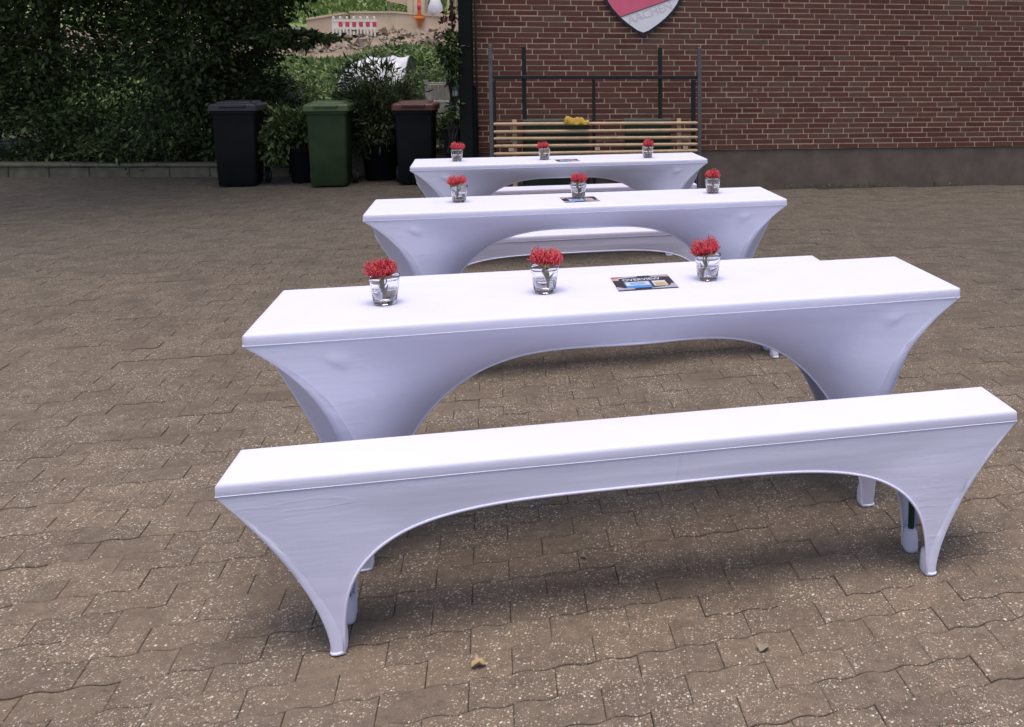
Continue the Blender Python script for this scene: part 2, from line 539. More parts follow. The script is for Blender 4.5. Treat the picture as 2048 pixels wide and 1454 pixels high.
# ------------------------------------------------------------------ brick building
BL, BH, JT = 0.25, 0.0625, 0.0115
Z0 = 0.4769
hall = empty('brick_building', WALL_O, WALL_YAW)
tag(hall, 'red brown brick building with a plain brown plinth and pale mortar joints', 'building')
core = MB()
WLEN, WTOP, WDEP = 9.0, 5.92, 5.0  # unseen upper storey added to block sky and dim the far yard
core.box((0.004, 0.0005, Z0), (WLEN, WDEP, WTOP), 0)
core.build('mortar_wall', MORTAR, hall)
pl = MB()
pl.box((0.006, 0.013, -0.02), (WLEN, WDEP - .01, Z0 - 0.006))
pl.build('plinth', PLINTH, hall)
rf = MB(); rf.box((-0.25, -0.3, WTOP + 0.002), (WLEN, WDEP + .3, WTOP + 0.16), ch=0.01)
rf.build('roof', DARKTIMBER, hall)
tri = [0, 1, 2, 1, 0, -1, -2, -1]
bricks = []
rows = int((WTOP - Z0) / BH)
for rI in range(rows):
    z = Z0 + rI * BH + JT * 0.5
    off = ((tri[(rI + 3) % 8] * 0.25) % 1.0) * BL
    s = -BL + off
    while s < WLEN:
        a, b = max(s, 0.0), s + BL - JT
        if b - a > 0.04: bricks.append((a, b, z))
        s += BL
vent = [2.74, 2.87]
front = []
for a, b, z in bricks:
    c = WALL_O + WE * ((a + b) / 2); px, py, d = cam_proj(c.x, c.y, z + .03)
    vis = 945 < px < 1541 and py > -8
    front.append((0 if vis else 1, d, a, b, z))
front.sort()
bmeshes = {}
def brick_mesh(w):
    key = round(w, 3)
    if key not in bmeshes:
        q = MB()
        h = BH - JT
        vs, fs = chamfer_box((-key / 2, -0.004, 0), (key / 2, 0.05, h), 0.0022)
        q.add(vs, fs)
        bmeshes[key] = q.mesh('brick', BRICK)
    return bmeshes[key]
rest = MB()
for i, (vflag, d, a, b, z) in enumerate(front):
    if vent[0] - .02 < (a + b) / 2 < vent[1] + .02 and abs(z - (Z0 + BH + JT / 2)) < .01:
        vent_span = (a, b)
        continue
    dy = random.gauss(0, 0.0012); dz = random.gauss(0, 0.0007); ry = random.gauss(0, 0.003)
    if i < 300:
        link_mesh('brick', brick_mesh(b - a), hall, ((a + b) / 2, dy, z + dz), (0, ry, random.gauss(0, .003)))
    else:
        w = b - a
        vs, fs = chamfer_box((-w / 2, -0.004, 0), (w / 2, 0.05, BH - JT), 0.0022)
        M = Matrix.Translation(((a + b) / 2, dy, z + dz)) @ Matrix.Rotation(ry, 4, 'Y')
        rest.add([M @ Vector(p) for p in vs], fs)
for rI in range(rows):        # the gable end round the corner
    z = Z0 + rI * BH + JT * 0.5
    s = 0.06 + (0.125 if rI % 2 else 0)
    while s < WDEP - .3:
        rest.box((-0.004, s, z), (0.05, s + BL - JT, z + BH - JT))
        s += BL
tag(rest.build('brick_field', BRICK, hall), kind='stuff')
vz = Z0 + BH + JT / 2
vb = MB()
va, vbb = vent_span; vm = (va + vbb) / 2
vb.box((va, -0.004, vz), (vm - .064, 0.04, vz + BH - JT)); vb.box((vm + .064, -0.004, vz), (vbb, 0.04, vz + BH - JT))
for z_ in (0.002, 0.027): vb.box((vm - .055, -0.005, vz + z_), (vm + .055, 0.03, vz + z_ + 0.021))
vb.build('air_brick', BRICK, hall)
sm = MB()
for k in range(6):
    s_ = 3.29 + random.uniform(-.03, .03); z_ = 1.13 + random.uniform(-.09, .07)
    sm.box((s_ - random.uniform(.008, .02), -0.0052, z_), (s_ + random.uniform(.004, .012), 0.0, z_ + random.uniform(.012, .03)), ch=0.0005)
sm.build('mortar_smear', plain('old_mortar', (.24, .17, .135), .95, var=.2), hall)

# ------------------------------------------------------------------ club crest on the wall
crest = empty('club_crest', WALL_O + WE * 1.945 - WN * 0.012, WALL_YAW)
tag(crest, 'shield shaped club crest in red and white with black border high on brick wall', 'sign')
half = [(0.0, 1.815), (0.10, 1.875), (0.20, 1.945), (0.29, 2.02), (0.365, 2.10), (0.425, 2.185), (0.462, 2.27), (0.48, 2.38), (0.485, 2.5), (0.485, 2.78)]
def shield(ins):
    tip = half[0][1] + ins * 1.35
    r_ = [(0.0, tip)] + [(max(0.0, x - ins), z + ins * 0.35 * (1 if z < 2.5 else 0)) for x, z in half[1:]]
    r_[-1] = (r_[-1][0], half[-1][1] - ins)
    return r_ + [(-x, z) for x, z in reversed(r_[1:])]
def prism(mb, poly, y0, y1, mi=0):
    n = len(poly)
    vs = [(x, y0, z) for x, z in poly] + [(x, y1, z) for x, z in poly]
    fs = [tuple(range(n)), tuple(range(2 * n - 1, n - 1, -1))] + [(i, i + n, (i + 1) % n + n, (i + 1) % n) for i in range(n)]
    mb.add(vs, fs, mi)
BLACKP = plain('black_paint', (0.014, 0.014, 0.015), 0.5)
WHITEP = plain('white_enamel', (0.84, 0.81, 0.88), 0.45, var=0.04)
PINKRED = plain('red_enamel', (0.76, 0.135, 0.235), 0.45, var=0.06)
FAINT = plain('faded_lettering', (0.70, 0.64, 0.71), 0.5, var=0.05)
GOLDLINE = plain('brown_line', (0.16, 0.10, 0.06), 0.5)
b = MB(); prism(b, shield(0.0), -0.02, 0.012); b.build('border', BLACKP, crest)
b = MB(); prism(b, shield(0.032), -0.026, -0.0205); b.build('white_field', WHITEP, crest)
# red field: what lies above the slanted line through the crest
def clip(poly, p, nrm):
    out = []
    for i in range(len(poly)):
        a, c = poly[i], poly[(i + 1) % len(poly)]
        da = (a[0] - p[0]) * nrm[0] + (a[1] - p[1]) * nrm[1]; dc = (c[0] - p[0]) * nrm[0] + (c[1] - p[1]) * nrm[1]
        if da >= 0: out.append(a)
        if da * dc < 0:
            t = da / (da - dc); out.append((a[0] + (c[0] - a[0]) * t, a[1] + (c[1] - a[1]) * t))
    return out
A_ = (-0.265, 2.040); B_ = (0.286, 2.239)
ang = math.atan2(B_[1] - A_[1], B_[0] - A_[0]); nr = (-math.sin(ang), math.cos(ang))
b = MB(); prism(b, clip(shield(0.0335), A_, nr), -0.030, -0.0265); b.build('red_field', PINKRED, crest)
ln = clip(shield(0.0335), (A_[0] - nr[0] * .011, A_[1] - nr[1] * .011), nr)
ln = clip(ln, A_, (-nr[0], -nr[1]))
b = MB(); prism(b, ln, -0.031, -0.0265); b.build('dividing_line', GOLDLINE, crest)

def text_mesh(name, body, size, mat, parent, loc, rot, depth=0.0008, sx=1.0, bold=0.0, align='LEFT'):
    cu = bpy.data.curves.new(name, 'FONT')
    cu.body = body; cu.size = size; cu.extrude = depth; cu.offset = bold; cu.align_x = align
    cu.resolution_u = 3
    tmp = bpy.data.objects.new(name, cu)
    COL.objects.link(tmp)
    dg = bpy.context.evaluated_depsgraph_get()
    me = bpy.data.meshes.new_from_object(tmp.evaluated_get(dg))
    bpy.data.objects.remove(tmp); bpy.data.curves.remove(cu)
    me.name = name
    me.materials.clear(); me.materials.append(mat)
    o = link_mesh(name, me, parent, loc, rot)
    o.scale = (sx, 1, 1)
    return o
text_mesh('lettering', 'AACHEN', 0.135, FAINT, crest, (-0.165, -0.027, 1.955), (math.pi / 2, -ang, 0), 0.001, bold=0.002)

# ------------------------------------------------------------------ steel rack, wooden rails, boxes, cloth before the wall
def wall_pt(s, off, z=0.0): return WALL_O + WE * s - WN * off + Vector((0, 0, z))
rack = empty('steel_rack', wall_pt(0, 0.35), WALL_YAW)
tag(rack, 'steel transport rack of two tall grey posts and black bars before brick wall', 'rack')
for s, t in ((0.25, 1.702), (2.563, 1.684)):
    b = MB(); b.box((s - .021, -0.021, 0), (s + .021, 0.021, t), ch=0.003); b.build('post', STEELGREY, rack)
for s in (0.603, 2.119):
    b = MB(); b.box((s - .022, 0.045, 0), (s + .022, 0.089, 1.686), ch=0.003); b.build('inner_post', STEELBLACK, rack)
b = MB(); b.box((0.273, -0.02, 1.325), (2.541, 0.02, 1.365), ch=0.003); b.build('top_rail', STEELBLACK, rack)
b = MB(); b.box((1.352, -0.016, 0.02), (1.388, 0.016, 1.323), ch=0.003); b.build('middle_bar', STEELBLACK, rack)
b = MB(); b.box((2.470, -0.022, 0.02), (2.518, 0.022, 1.323), ch=0.003); b.build('side_bar', STEELBLACK, rack)
b = MB(); b.box((0.276, -0.022, 0.02), (0.300, 0.022, 1.323), ch=0.003); b.build('side_bar', STEELBLACK, rack)
b = MB(); b.box((0.273, -0.02, 0.10), (2.541, 0.02, 0.14), ch=0.003); b.build('bottom_rail', STEELBLACK, rack)

rails = empty('wooden_railing', wall_pt(0, 0.42), WALL_YAW)
tag(rails, 'pale wooden slat railing with round rails between grey steel posts', 'railing')
for z in (0.83, 0.748, 0.668, 0.588, 0.508, 0.428, 0.348, 0.268):
    b = MB()
    tilt = random.gauss(0, .003)
    b.tube([(0.280, 0, z - tilt), (0.30, 0, z - tilt), (1.4, 0, z), (2.51, 0, z + tilt), (2.534, 0, z + tilt)], [.012, .0185, .0185, .0185, .012], 12)
    b.build('rail', PINE, rails, smooth=True, angle=R(40))
for s in (0.50, 2.325):
    b = MB(); b.box((s - .024, 0.02, 0.0), (s + .024, 0.045, 0.878), ch=0.004); b.build('batten', PINE, rails)
for s in (0.465, 1.405, 2.395):
    b = MB(); b.box((s - .028, -0.014, 0.528), (s + .028, 0.016, 0.569), ch=0.003); b.build('spacer_block', PINE, rails)

def crate(s0, s1, label):
    c = empty('plastic_crate', wall_pt((s0 + s1) / 2, 0.235), WALL_YAW)
    tag(c, label, 'crate', 'dark green crates behind the wooden railing')
    w = (s1 - s0) / 2
    b = MB()
    b.box((-w + .02, -.075, 0), (w - .02, .085, .83), ch=.008)
    for z in (.12, .29, .46, .63): b.box((-w + .012, -.083, z), (w - .012, .089, z + .022), ch=.003)
    for x in np.linspace(-w + .06, w - .06, 5): b.box((x - .008, -.081, .02), (x + .008, -.0745, .82))
    b.build('body', GREENPL, c)
    b = MB(); b.box((-w, -.095, .832), (w, .10, .872), ch=.006); b.build('rim', GREYLID, c)
    for z in (.20, .55, .71):
        b = MB(); b.box((-w + .03, -.088, z), (w - .03, -.0835, z + .028), ch=.002); b.build('band', GREYLID, c)
crate(0.585, 1.335, 'dark green plastic crate behind left half of wooden railing, below the ochre cloth')
crate(1.70, 2.26, 'dark green plastic crate with grey rim behind right half of wooden railing')

# crumpled ochre cloth on the top rail
b = MB()
nu, nv = 26, 14
vs = []
for j in range(nv):
    for i in range(nu):
        u = i / (nu - 1) * 2 - 1; a = j / (nv - 1) * 2 - 1
        w = math.sqrt(max(0.0, 1 - u * u * 0.9))
        ph = a * 1.9
        rr = 0.024 + 0.032 * w * (0.75 + 0.6 * noise.noise((u * 3.1, a * 2.2, 4.2))) + 0.005 * math.sin(u * 7 + a * 3)
        vs.append((u * 0.137 + 0.01 * noise.noise((u * 4, a * 4, 1)), math.sin(ph) * rr * 1.0, math.cos(ph) * rr * (1.35 if a * a < .3 else 1.1) - 0.004 + 0.02 * (-u) * (1 - a * a)))
fs = [(j * nu + i, j * nu + i + 1, (j + 1) * nu + i + 1, (j + 1) * nu + i) for j in range(nv - 1) for i in range(nu - 1)]
b.add(vs, fs)
rag = b.build('yellow_cloth', OCHRE, None, smooth=True, loc=wall_pt(1.18, 0.42, 0.838), rot=(0, 0, WALL_YAW))
tag(rag, 'crumpled ochre yellow cloth draped over top rail of wooden railing', 'cloth')
md = rag.modifiers.new('thick', 'SOLIDIFY'); md.thickness = 0.004

# ------------------------------------------------------------------ black timber post at the corner
post = empty('timber_post', (-2.948, 10.16, 0), WALL_YAW)
tag(post, 'black square timber post in front of brick wall corner', 'post')
b = MB(); b.box((-.070, -.07, 0.05), (.070, .07, 3.6), ch=.008); b.build('shaft', DARKTIMBER, post)
b = MB(); b.box((-.085, -.085, 0), (.085, .085, .05), ch=.008); b.build('base_shoe', STEELBLACK, post)
b = MB(); b.box((.0705, -.02, 0.4), (.098, .05, 1.25), ch=.004); b.build('cable_cover', DARKTIMBER, post)
b = MB(); b.tube([(.105, .03, 0.02), (.106, .032, 1.2), (.102, .03, 3.5)], .012, 8); b.build('downpipe', STEELBLACK, post, smooth=True)

# ------------------------------------------------------------------ foliage tools
def rand_dirs(n):
    v = rng.normal(size=(n, 3)); return v / np.linalg.norm(v, axis=1)[:, None]
def leaves_at(P, size, aspect=0.45, up=0.3, droop=0.0, out=None, narrow=None):
    """diamond leaves folded along the middle at points P: returns (n,2 tris->quads) array"""
    n = len(P)
    L = size * (0.5 + 0.95 * rng.uniform(0, 1, n) ** 1.4)[:, None]
    d = rand_dirs(n)
    if out is not None: d = d * 0.8 + out * 0.9
    d[:, 2] -= droop
    d /= np.linalg.norm(d, axis=1)[:, None]
    nn = rand_dirs(n); nn[:, 2] = np.abs(nn[:, 2]) + up
    s = np.cross(d, nn); s /= np.linalg.norm(s, axis=1)[:, None] + 1e-9
    nrm = np.cross(s, d)
    W = L * aspect * 0.5
    a = P; b_ = P + d * L * 0.45 + s * W - nrm * L * 0.08; c = P + d * L + nrm * (-0.12 * L); e = P + d * L * 0.45 - s * W - nrm * L * 0.08
    return np.stack([a, b_, c, e], 1)
def blob_points(center, rad, n, nclump=40, shell=0.55, spread=0.28):
    """points gathered in clumps inside an ellipsoid, leaving gaps"""
    cd = rand_dirs(nclump); rr = rng.uniform(shell, 1.0, nclump) ** 0.7
    cc = cd * rr[:, None]
    w = rng.uniform(0.4, 1.6, nclump); w /= w.sum()
    k = rng.choice(nclump, n, p=w)
    sp = spread * rng.uniform(0.6, 1.3, nclump)
    off = rng.normal(size=(n, 3)) * sp[k][:, None] * 0.6
    q = cc[k] + off
    out = q / (np.linalg.norm(q, axis=1)[:, None] + 1e-6)
    return q * np.array(rad) + np.array(center), out
def foliage(name, parent, blobs, mat, size, aspect=0.45, droop=0.1, up=0.3, mats=None, frac=None):
    allq = []
    for c, r, n, k in blobs:
        P, o = blob_points(c, r, n, k)
        P = P[P[:, 2] > 0.01]; o = o[:len(P)]
        allq.append(leaves_at(P, size, aspect, up, droop, o))
    V = np.concatenate(allq)
    mi = None
    ml = [mat]
    if mats:
        ml = [mat] + mats
        mi = np.zeros(len(V), int)
        u = rng.uniform(size=len(V)); acc = 0
        for i, f_ in enumerate(frac):
            mi[(u >= acc) & (u < acc + f_)] = i + 1; acc += f_
    return link_mesh(name, quads_mesh(name, V, ml, 4, mi), parent)

def limb(mb, p0, p1, r0, r1, bend=0.1, n=6):
    p0, p1 = Vector(p0), Vector(p1)
    side = (p1 - p0).orthogonal().normalized() * (p1 - p0).length * bend * random.uniform(-1, 1)
    pts, rs = [], []
    for i in range(n + 1):
        t = i / n
        pts.append(p0.lerp(p1, t) + side * math.sin(math.pi * t)); rs.append(r0 + (r1 - r0) * t)
    mb.tube(pts, rs, 7)

# ------------------------------------------------------------------ terrain behind the yard
def terr_z(x, y):
    if y < 12.3: z = -0.03
    elif y < 12.5: z = 0.30
    else:
        z = 0.30 + np.interp(y, [12.5, 18, 26, 34, 37, 40, 41, 60, 120], [0.0, 0.12, 0.55, 1.35, 1.62, 2.35, 2.45, 8.5, 34])
    return z + (0.12 * noise.noise((x * 0.25, y * 0.25, 0)) if y > 16 else 0)
b = MB()
tx = list(np.linspace(-60, 40, 70)); ty = [12.42, 12.6, 13.5, 15, 17, 19, 21, 23, 25, 27, 29, 31, 33, 34.5, 36, 37.2]
vs = [(x, y, terr_z(x, y)) for y in ty for x in tx]
n_ = len(tx)
b.add(vs, [(j * n_ + i, j * n_ + i + 1, (j + 1) * n_ + i + 1, (j + 1) * n_ + i) for j in range(len(ty) - 1) for i in range(n_ - 1)])
vs = [(x, 12.42, -0.03) for x in tx] + [(x, 12.42, terr_z(x, 12.42)) for x in tx]
b.add(vs, [(i, i + 1, n_ + i + 1, n_ + i) for i in range(n_ - 1)])
tag(b.build('garden_ground', GARDEN, None, smooth=True), kind='structure')
def bank_z(x, y): return terr_z(x, y) + 0.16 * noise.noise((x * 1.1, y * 1.1, 3)) + 0.13 * noise.noise((x * 3.3, y * 3.3, 5))
b = MB()
tx2 = list(np.linspace(-34, 0, 190)); ty2 = list(np.linspace(33.2, 41.6, 52))
n2 = len(tx2)
vs = [(x, y, bank_z(x, y) + 0.02) for y in ty2 for x in tx2]
b.add(vs, [(j * n2 + i, j * n2 + i + 1, (j + 1) * n2 + i + 1, (j + 1) * n2 + i) for j in range(len(ty2) - 1) for i in range(n2 - 1)])
bank = tag(b.build('rubble_bank', RUBBLE, None), kind='structure')
b = MB()
for k in range(1500):
    x, y = random.uniform(-21, -10), random.uniform(33.5, 40.5)
    if y < 36 and x > -15.2: continue
    s_ = random.choice((.05, .07, .09, .13, .2)) * random.uniform(.7, 1.3)
    c_ = Vector((x, y, bank_z(x, y) + s_ * .4))
    q = [c_ + Vector((random.gauss(0, 1), random.gauss(0, 1), random.gauss(0, .8))).normalized() * s_ * random.uniform(.7, 1.2) for _ in range(6)]
    b.add(q, [(0, 1, 2), (0, 2, 3), (0, 3, 4), (0, 4, 1), (5, 2, 1), (5, 3, 2), (5, 4, 3), (5, 1, 4)])
tag(b.build('rubble_stones', STONE, None), kind='stuff')
b = MB()
tx3 = list(np.linspace(-140, 80, 60)); ty3 = list(np.linspace(41.3, 120, 26))
n3 = len(tx3)
b.add([(x, y, terr_z(x, y) + .5 * noise.noise((x * .08, y * .08, 9))) for y in ty3 for x in tx3], [(j * n3 + i, j * n3 + i + 1, (j + 1) * n3 + i + 1, (j + 1) * n3 + i) for j in range(25) for i in range(n3 - 1)])
tag(b.build('grass_hill', LAWN, None, smooth=True), kind='structure')

# weeds and tall grass on the slope (nobody could count them)
N = 90000
y_ = rng.uniform(15.5, 33.9, N); x_ = -y_ * rng.uniform(0.24, 0.86, N)
keep = ~((y_ > 33.5) & (x_ < -14.4)) & ~((y_ > 30) & (x_ < -13.6 - (36 - y_) * 0.0) & (y_ > 31.5))
x_, y_ = x_[keep], y_[keep]
tall = np.array([0.22 + 0.35 * max(0, noise.noise((a * .5, c * .5, 2)) + .2) for a, c in zip(x_, y_)])
z_ = np.array([terr_z(a, c) for a, c in zip(x_, y_)]) + rng.uniform(0, 1, len(x_)) * tall
P = np.stack([x_, y_, z_], 1)
outv = np.tile(np.array([[0, -0.2, 1.0]]), (len(P), 1))
V = leaves_at(P, 0.17, 0.40, 0.2, 0.0, outv)
tag(link_mesh('wild_meadow', quads_mesh('wild_meadow', V, [LEAF_LIGHT, LEAF_MID], 4, (rng.uniform(size=len(V)) < .45).astype(int))), kind='stuff')
N = 16000
y_ = rng.uniform(41.6, 60, N); x_ = -y_ * rng.uniform(0.22, 0.55, N)
z_ = np.array([terr_z(a, c) for a, c in zip(x_, y_)]) + rng.uniform(0, .25, N)
V = leaves_at(np.stack([x_, y_, z_], 1), 0.35, 0.4, 0.2, 0, np.tile(np.array([[0, -.2, 1.]]), (N, 1)))
tag(link_mesh('hill_grass', quads_mesh('hill_grass', V, [GRASSG])), kind='stuff')

# ------------------------------------------------------------------ far building site
def wall_seg(name, label, cat, x0, x1, y, zb, zt, yaw, mat, th=0.4, cap=True, z1=None):
    t = empty(name, (x0, y, zb), yaw)
    tag(t, label, cat)
    L = (x1 - x0) / math.cos(yaw)
    zt1 = zt if z1 is None else z1
    b = MB()
    vs = [(0, 0, -.5), (L, 0, -.5), (L, th, -.5), (0, th, -.5), (0, 0, zt - zb), (L, 0, zt1 - zb), (L, th, zt1 - zb), (0, th, zt - zb)]
    b.add(vs, [(0, 3, 2, 1), (4, 5, 6, 7), (0, 1, 5, 4), (1, 2, 6, 5), (2, 3, 7, 6), (3, 0, 4, 7)])
    b.build('face', mat, t)
    if cap:
        b = MB()
        vs = [(-.03, -.05, zt - zb + .004), (L + .03, -.05, zt1 - zb + .004), (L + .03, th + .05, zt1 - zb + .004), (-.03, th + .05, zt - zb + .004)]
        vs += [(v[0], v[1], v[2] + .09) for v in vs]
        b.add(vs, [(0, 3, 2, 1), (4, 5, 6, 7), (0, 1, 5, 4), (1, 2, 6, 5), (2, 3, 7, 6), (3, 0, 4, 7)])
        b.build('coping', CONC, t)
    return t
wall_seg('retaining_wall', 'short pale retaining wall at left end of rubble bank beside barrier', 'wall', -18.75, -17.2, 40.6, 2.7, 3.28, 0.1, CONC2, z1=3.55)
wall_seg('retaining_wall', 'long ochre retaining wall behind the red and white barrier', 'wall', -17.1, -15.2, 41.2, 2.6, 3.62, -0.02, CONC)
wall_seg('retaining_wall', 'broad pale concrete retaining wall right of the barrier', 'wall', -15.15, -12.75, 40.9, 2.5, 3.62, -0.01, CONC, z1=3.44)
wall_seg('retaining_wall', 'tall pale wall section beside the brick building, under picket fence', 'wall', -12.7, -9.6, 40.6, 1.6, 3.42, 0.02, CONC2, z1=3.42)
wall_seg('concrete_kerb', 'low pale concrete kerb lying along the top of rubble bank', 'kerb', -13.6, -11.6, 39.3, 2.0, 2.62, -.03, CONC2, cap=False, z1=2.62)

bar = empty('safety_barrier', (-17.15, 39.4, 2.55), 0.0)
tag(bar, 'white plastic roadworks barrier with red reflective squares on rubble bank', 'barrier')
b = MB(); b.box((0, 0, .30), (1.92, .05, .40)); b.box((0, 0, .62), (1.92, .05, .72)); b.build('frame_rail', WHITEPL, bar)
for k in range(13):
    x = 0.02 + k * 0.148
    b = MB(); b.box((x, -.004, 0.0), (x + .075, .046, .30)); b.build('slat', WHITEPL, bar)
b = MB(); b.box((0, 0.012, .40), (1.92, .04, .62)); b.build('panel', WHITEPL, bar)
for k in range(6):
    x = .30 + k * .29
    b = MB(); b.box((x, -.006, .41), (x + .16, .011, .61), ch=.003); b.build('reflector', REDREF, bar)
for k in range(7):
    x = .02 + k * .29
    b = MB(); b.box((x, -.004, .72), (x + .1, .046, .84), ch=.02); b.build('finial', WHITEPL, bar)
b = MB(); b.box((.85, -.012, .22), (1.06, -.0045, .27)); b.build('name_plate', DARKPL, bar)
for x in (.15, 1.62):
    b = MB(); b.box((x, -.25, -.06), (x + .2, .35, -.002), ch=.01); b.build('foot', DARKPL, bar)

sg = empty('site_board', (-15.75, 42.0, 3.2))
tag(sg, 'pale wooden site board on posts above the long retaining wall', 'board')
b = MB(); b.add([(0, 0, 1.02), (1.45, 0, .72), (1.45, .05, .72), (0, .05, 1.02), (0, 0, 1.7), (1.45, 0, 1.7), (1.45, .05, 1.7), (0, .05, 1.7)], [(0, 3, 2, 1), (4, 5, 6, 7), (0, 1, 5, 4), (1, 2, 6, 5), (2, 3, 7, 6), (3, 0, 4, 7)]); b.build('board', CONC2, sg)
for x, w in ((.05, .06), (1.05, .08), (1.28, .10)):
    b = MB(); b.box((x, .055, -.2), (x + w, .12, 1.6)); b.build('leg', WOODFENCE, sg)
sh = empty('site_shed', (-14.75, 41.8, 3.3))
tag(sh, 'small pale block of stacked panels beside orange pole', 'shed')
for k in range(3):
    b = MB(); b.box((k * .27, 0, 0), (k * .27 + .25, .5, 1.15 - .03 * k), ch=.01); b.build('panel', CONC, sh)
op = empty('marker_pole', (-13.86, 40.75, 3.0))
tag(op, 'orange marker pole standing at the pale retaining wall', 'pole')
b = MB(); b.tube([(0, 0, 0), (0, 0, 2.2)], .075, 10); b.build('shaft', ORANGE, op, smooth=True)
b = MB(); b.tube([(0, 0, .75), (0, 0, 1.05)], .079, 10); b.build('red_band', REDREF, op, smooth=True)
b = MB(); b.box((-.2, -.2, .35), (.2, .2, .45), ch=.02); b.build('base', ORANGE, op)
sk = MB()
sk.lathe([(0.0, 0.0), (.26, .02), (.33, .22), (.30, .5), (.2, .78), (.12, .9), (.14, .97), (0.0, .98)], 14)
sk.v = [(x * (1 + .12 * noise.noise((x * 4, y * 4, z * 4))), y * (1 + .15 * noise.noise((x * 4, y * 4, z * 4 + 7))), z) for x, y, z in sk.v]
tag(sk.build('white_sack', plain('sack_fabric', (.62, .60, .66), .8), None, smooth=True, loc=(-13.25, 41.1, 3.45)), 'white bulk sack tied at its top beside orange pole', 'sack')
pf_ = empty('picket_fence', (-12.75, 41.2, 3.3))
tag(pf_, 'weathered picket fence on top of the tall pale wall', 'fence')
for k in range(18):
    b = MB(); b.box((k * .16, 0, 0), (k * .16 + .085, .03, .95 + random.uniform(-.06, .06)), ch=.008); b.build('picket', WOODFENCE if k % 3 else CONC2, pf_)
for z in (.2, .7):
    b = MB(); b.box((0, .035, z), (2.85, .075, z + .09)); b.build('rail', WOODFENCE, pf_)

# ------------------------------------------------------------------ garden film tunnel
tn = empty('garden_tunnel', (-7.75, 20.0, 0.42), 0.10)
tag(tn, 'milky plastic film garden tunnel half hidden by bushes', 'tunnel')
def half_tube(x0, x1, r, h, seg=18, nx=12, sag=0.03, seed=0):
    mb = MB(); vs = []
    for i in range(nx + 1):
        t = i / nx; x = x0 + (x1 - x0) * t
        for j in range(seg + 1):
            a = math.pi * j / seg
            s_ = 1 - sag * math.sin(math.pi * t) + 0.02 * noise.noise((x * 3, a * 2, seed))
            vs.append((x, -r * math.cos(a) * s_, h * math.sin(a) ** .8 * s_))
    mb.add(vs, [(i * (seg + 1) + j, i * (seg + 1) + j + 1, (i + 1) * (seg + 1) + j + 1, (i + 1) * (seg + 1) + j) for i in range(nx) for j in range(seg)])
    return mb
for x0, x1, hh, sd_ in ((-.16, .33, 1.20, 1), (.345, .72, 1.22, 5)):
    half_tube(x0, x1, .62, hh, seed=sd_).build('film_panel', FILM, tn, smooth=True)
mb = MB(); vs = []
for i in range(9):
    t = i / 8; x = -.175 - .68 * math.sin(t * math.pi / 2); k = math.cos(t * math.pi / 2) ** .75
    for j in range(17):
        a = math.pi * j / 16
        vs.append((x, -.62 * math.cos(a) * k, 1.14 * math.sin(a) ** .8 * max(k, .02) * (1 + .05 * noise.noise((x * 4, a * 3, 2)))))
mb.add(vs, [(i * 17 + j, i * 17 + j + 1, (i + 1) * 17 + j + 1, (i + 1) * 17 + j) for i in range(8) for j in range(16)])
mb.build('film_end', FILM, tn, smooth=True)
for x in (-.168, .337, .727):
    mb = MB(); mb.tube([(x, -.625 * math.cos(math.pi * j / 16), 1.22 * math.sin(math.pi * j / 16) ** .8) for j in range(17)], .012, 6); mb.build('hoop', STEELGREY, tn, smooth=True)

# ------------------------------------------------------------------ low walls behind the bins
def lowwall(label, x0, x1, y, zt, mat, yaw=0.0, th=.25):
    t = empty('low_wall', (x0, y, 0), yaw); tag(t, label, 'low wall')
    L = x1 - x0
    n = max(1, round(L / .5))
    for k in range(n):
        b = MB(); b.box((k * L / n + .004, 0, -.02), ((k + 1) * L / n - .004, th, zt - .045 + random.uniform(-.004, .004)), ch=.008); b.build('block', mat, t)
    for k in range(max(1, n // 2)):
        m_ = max(1, n // 2)
        b = MB(); b.box((k * L / m_ + .003, -.025, zt - .04), ((k + 1) * L / m_ - .003, th + .02, zt), ch=.01); b.build('coping', mat, t)
lowwall('low mossy garden wall behind the left dark bin and the black pot', -13.0, -5.28, 11.72, .175, KERBMAT, 0.03)
lowwall('pale low garden wall between the green bin and the dark bin with red lid', -5.24, -3.30, 12.08, .385, LOWWALL, 0.06)

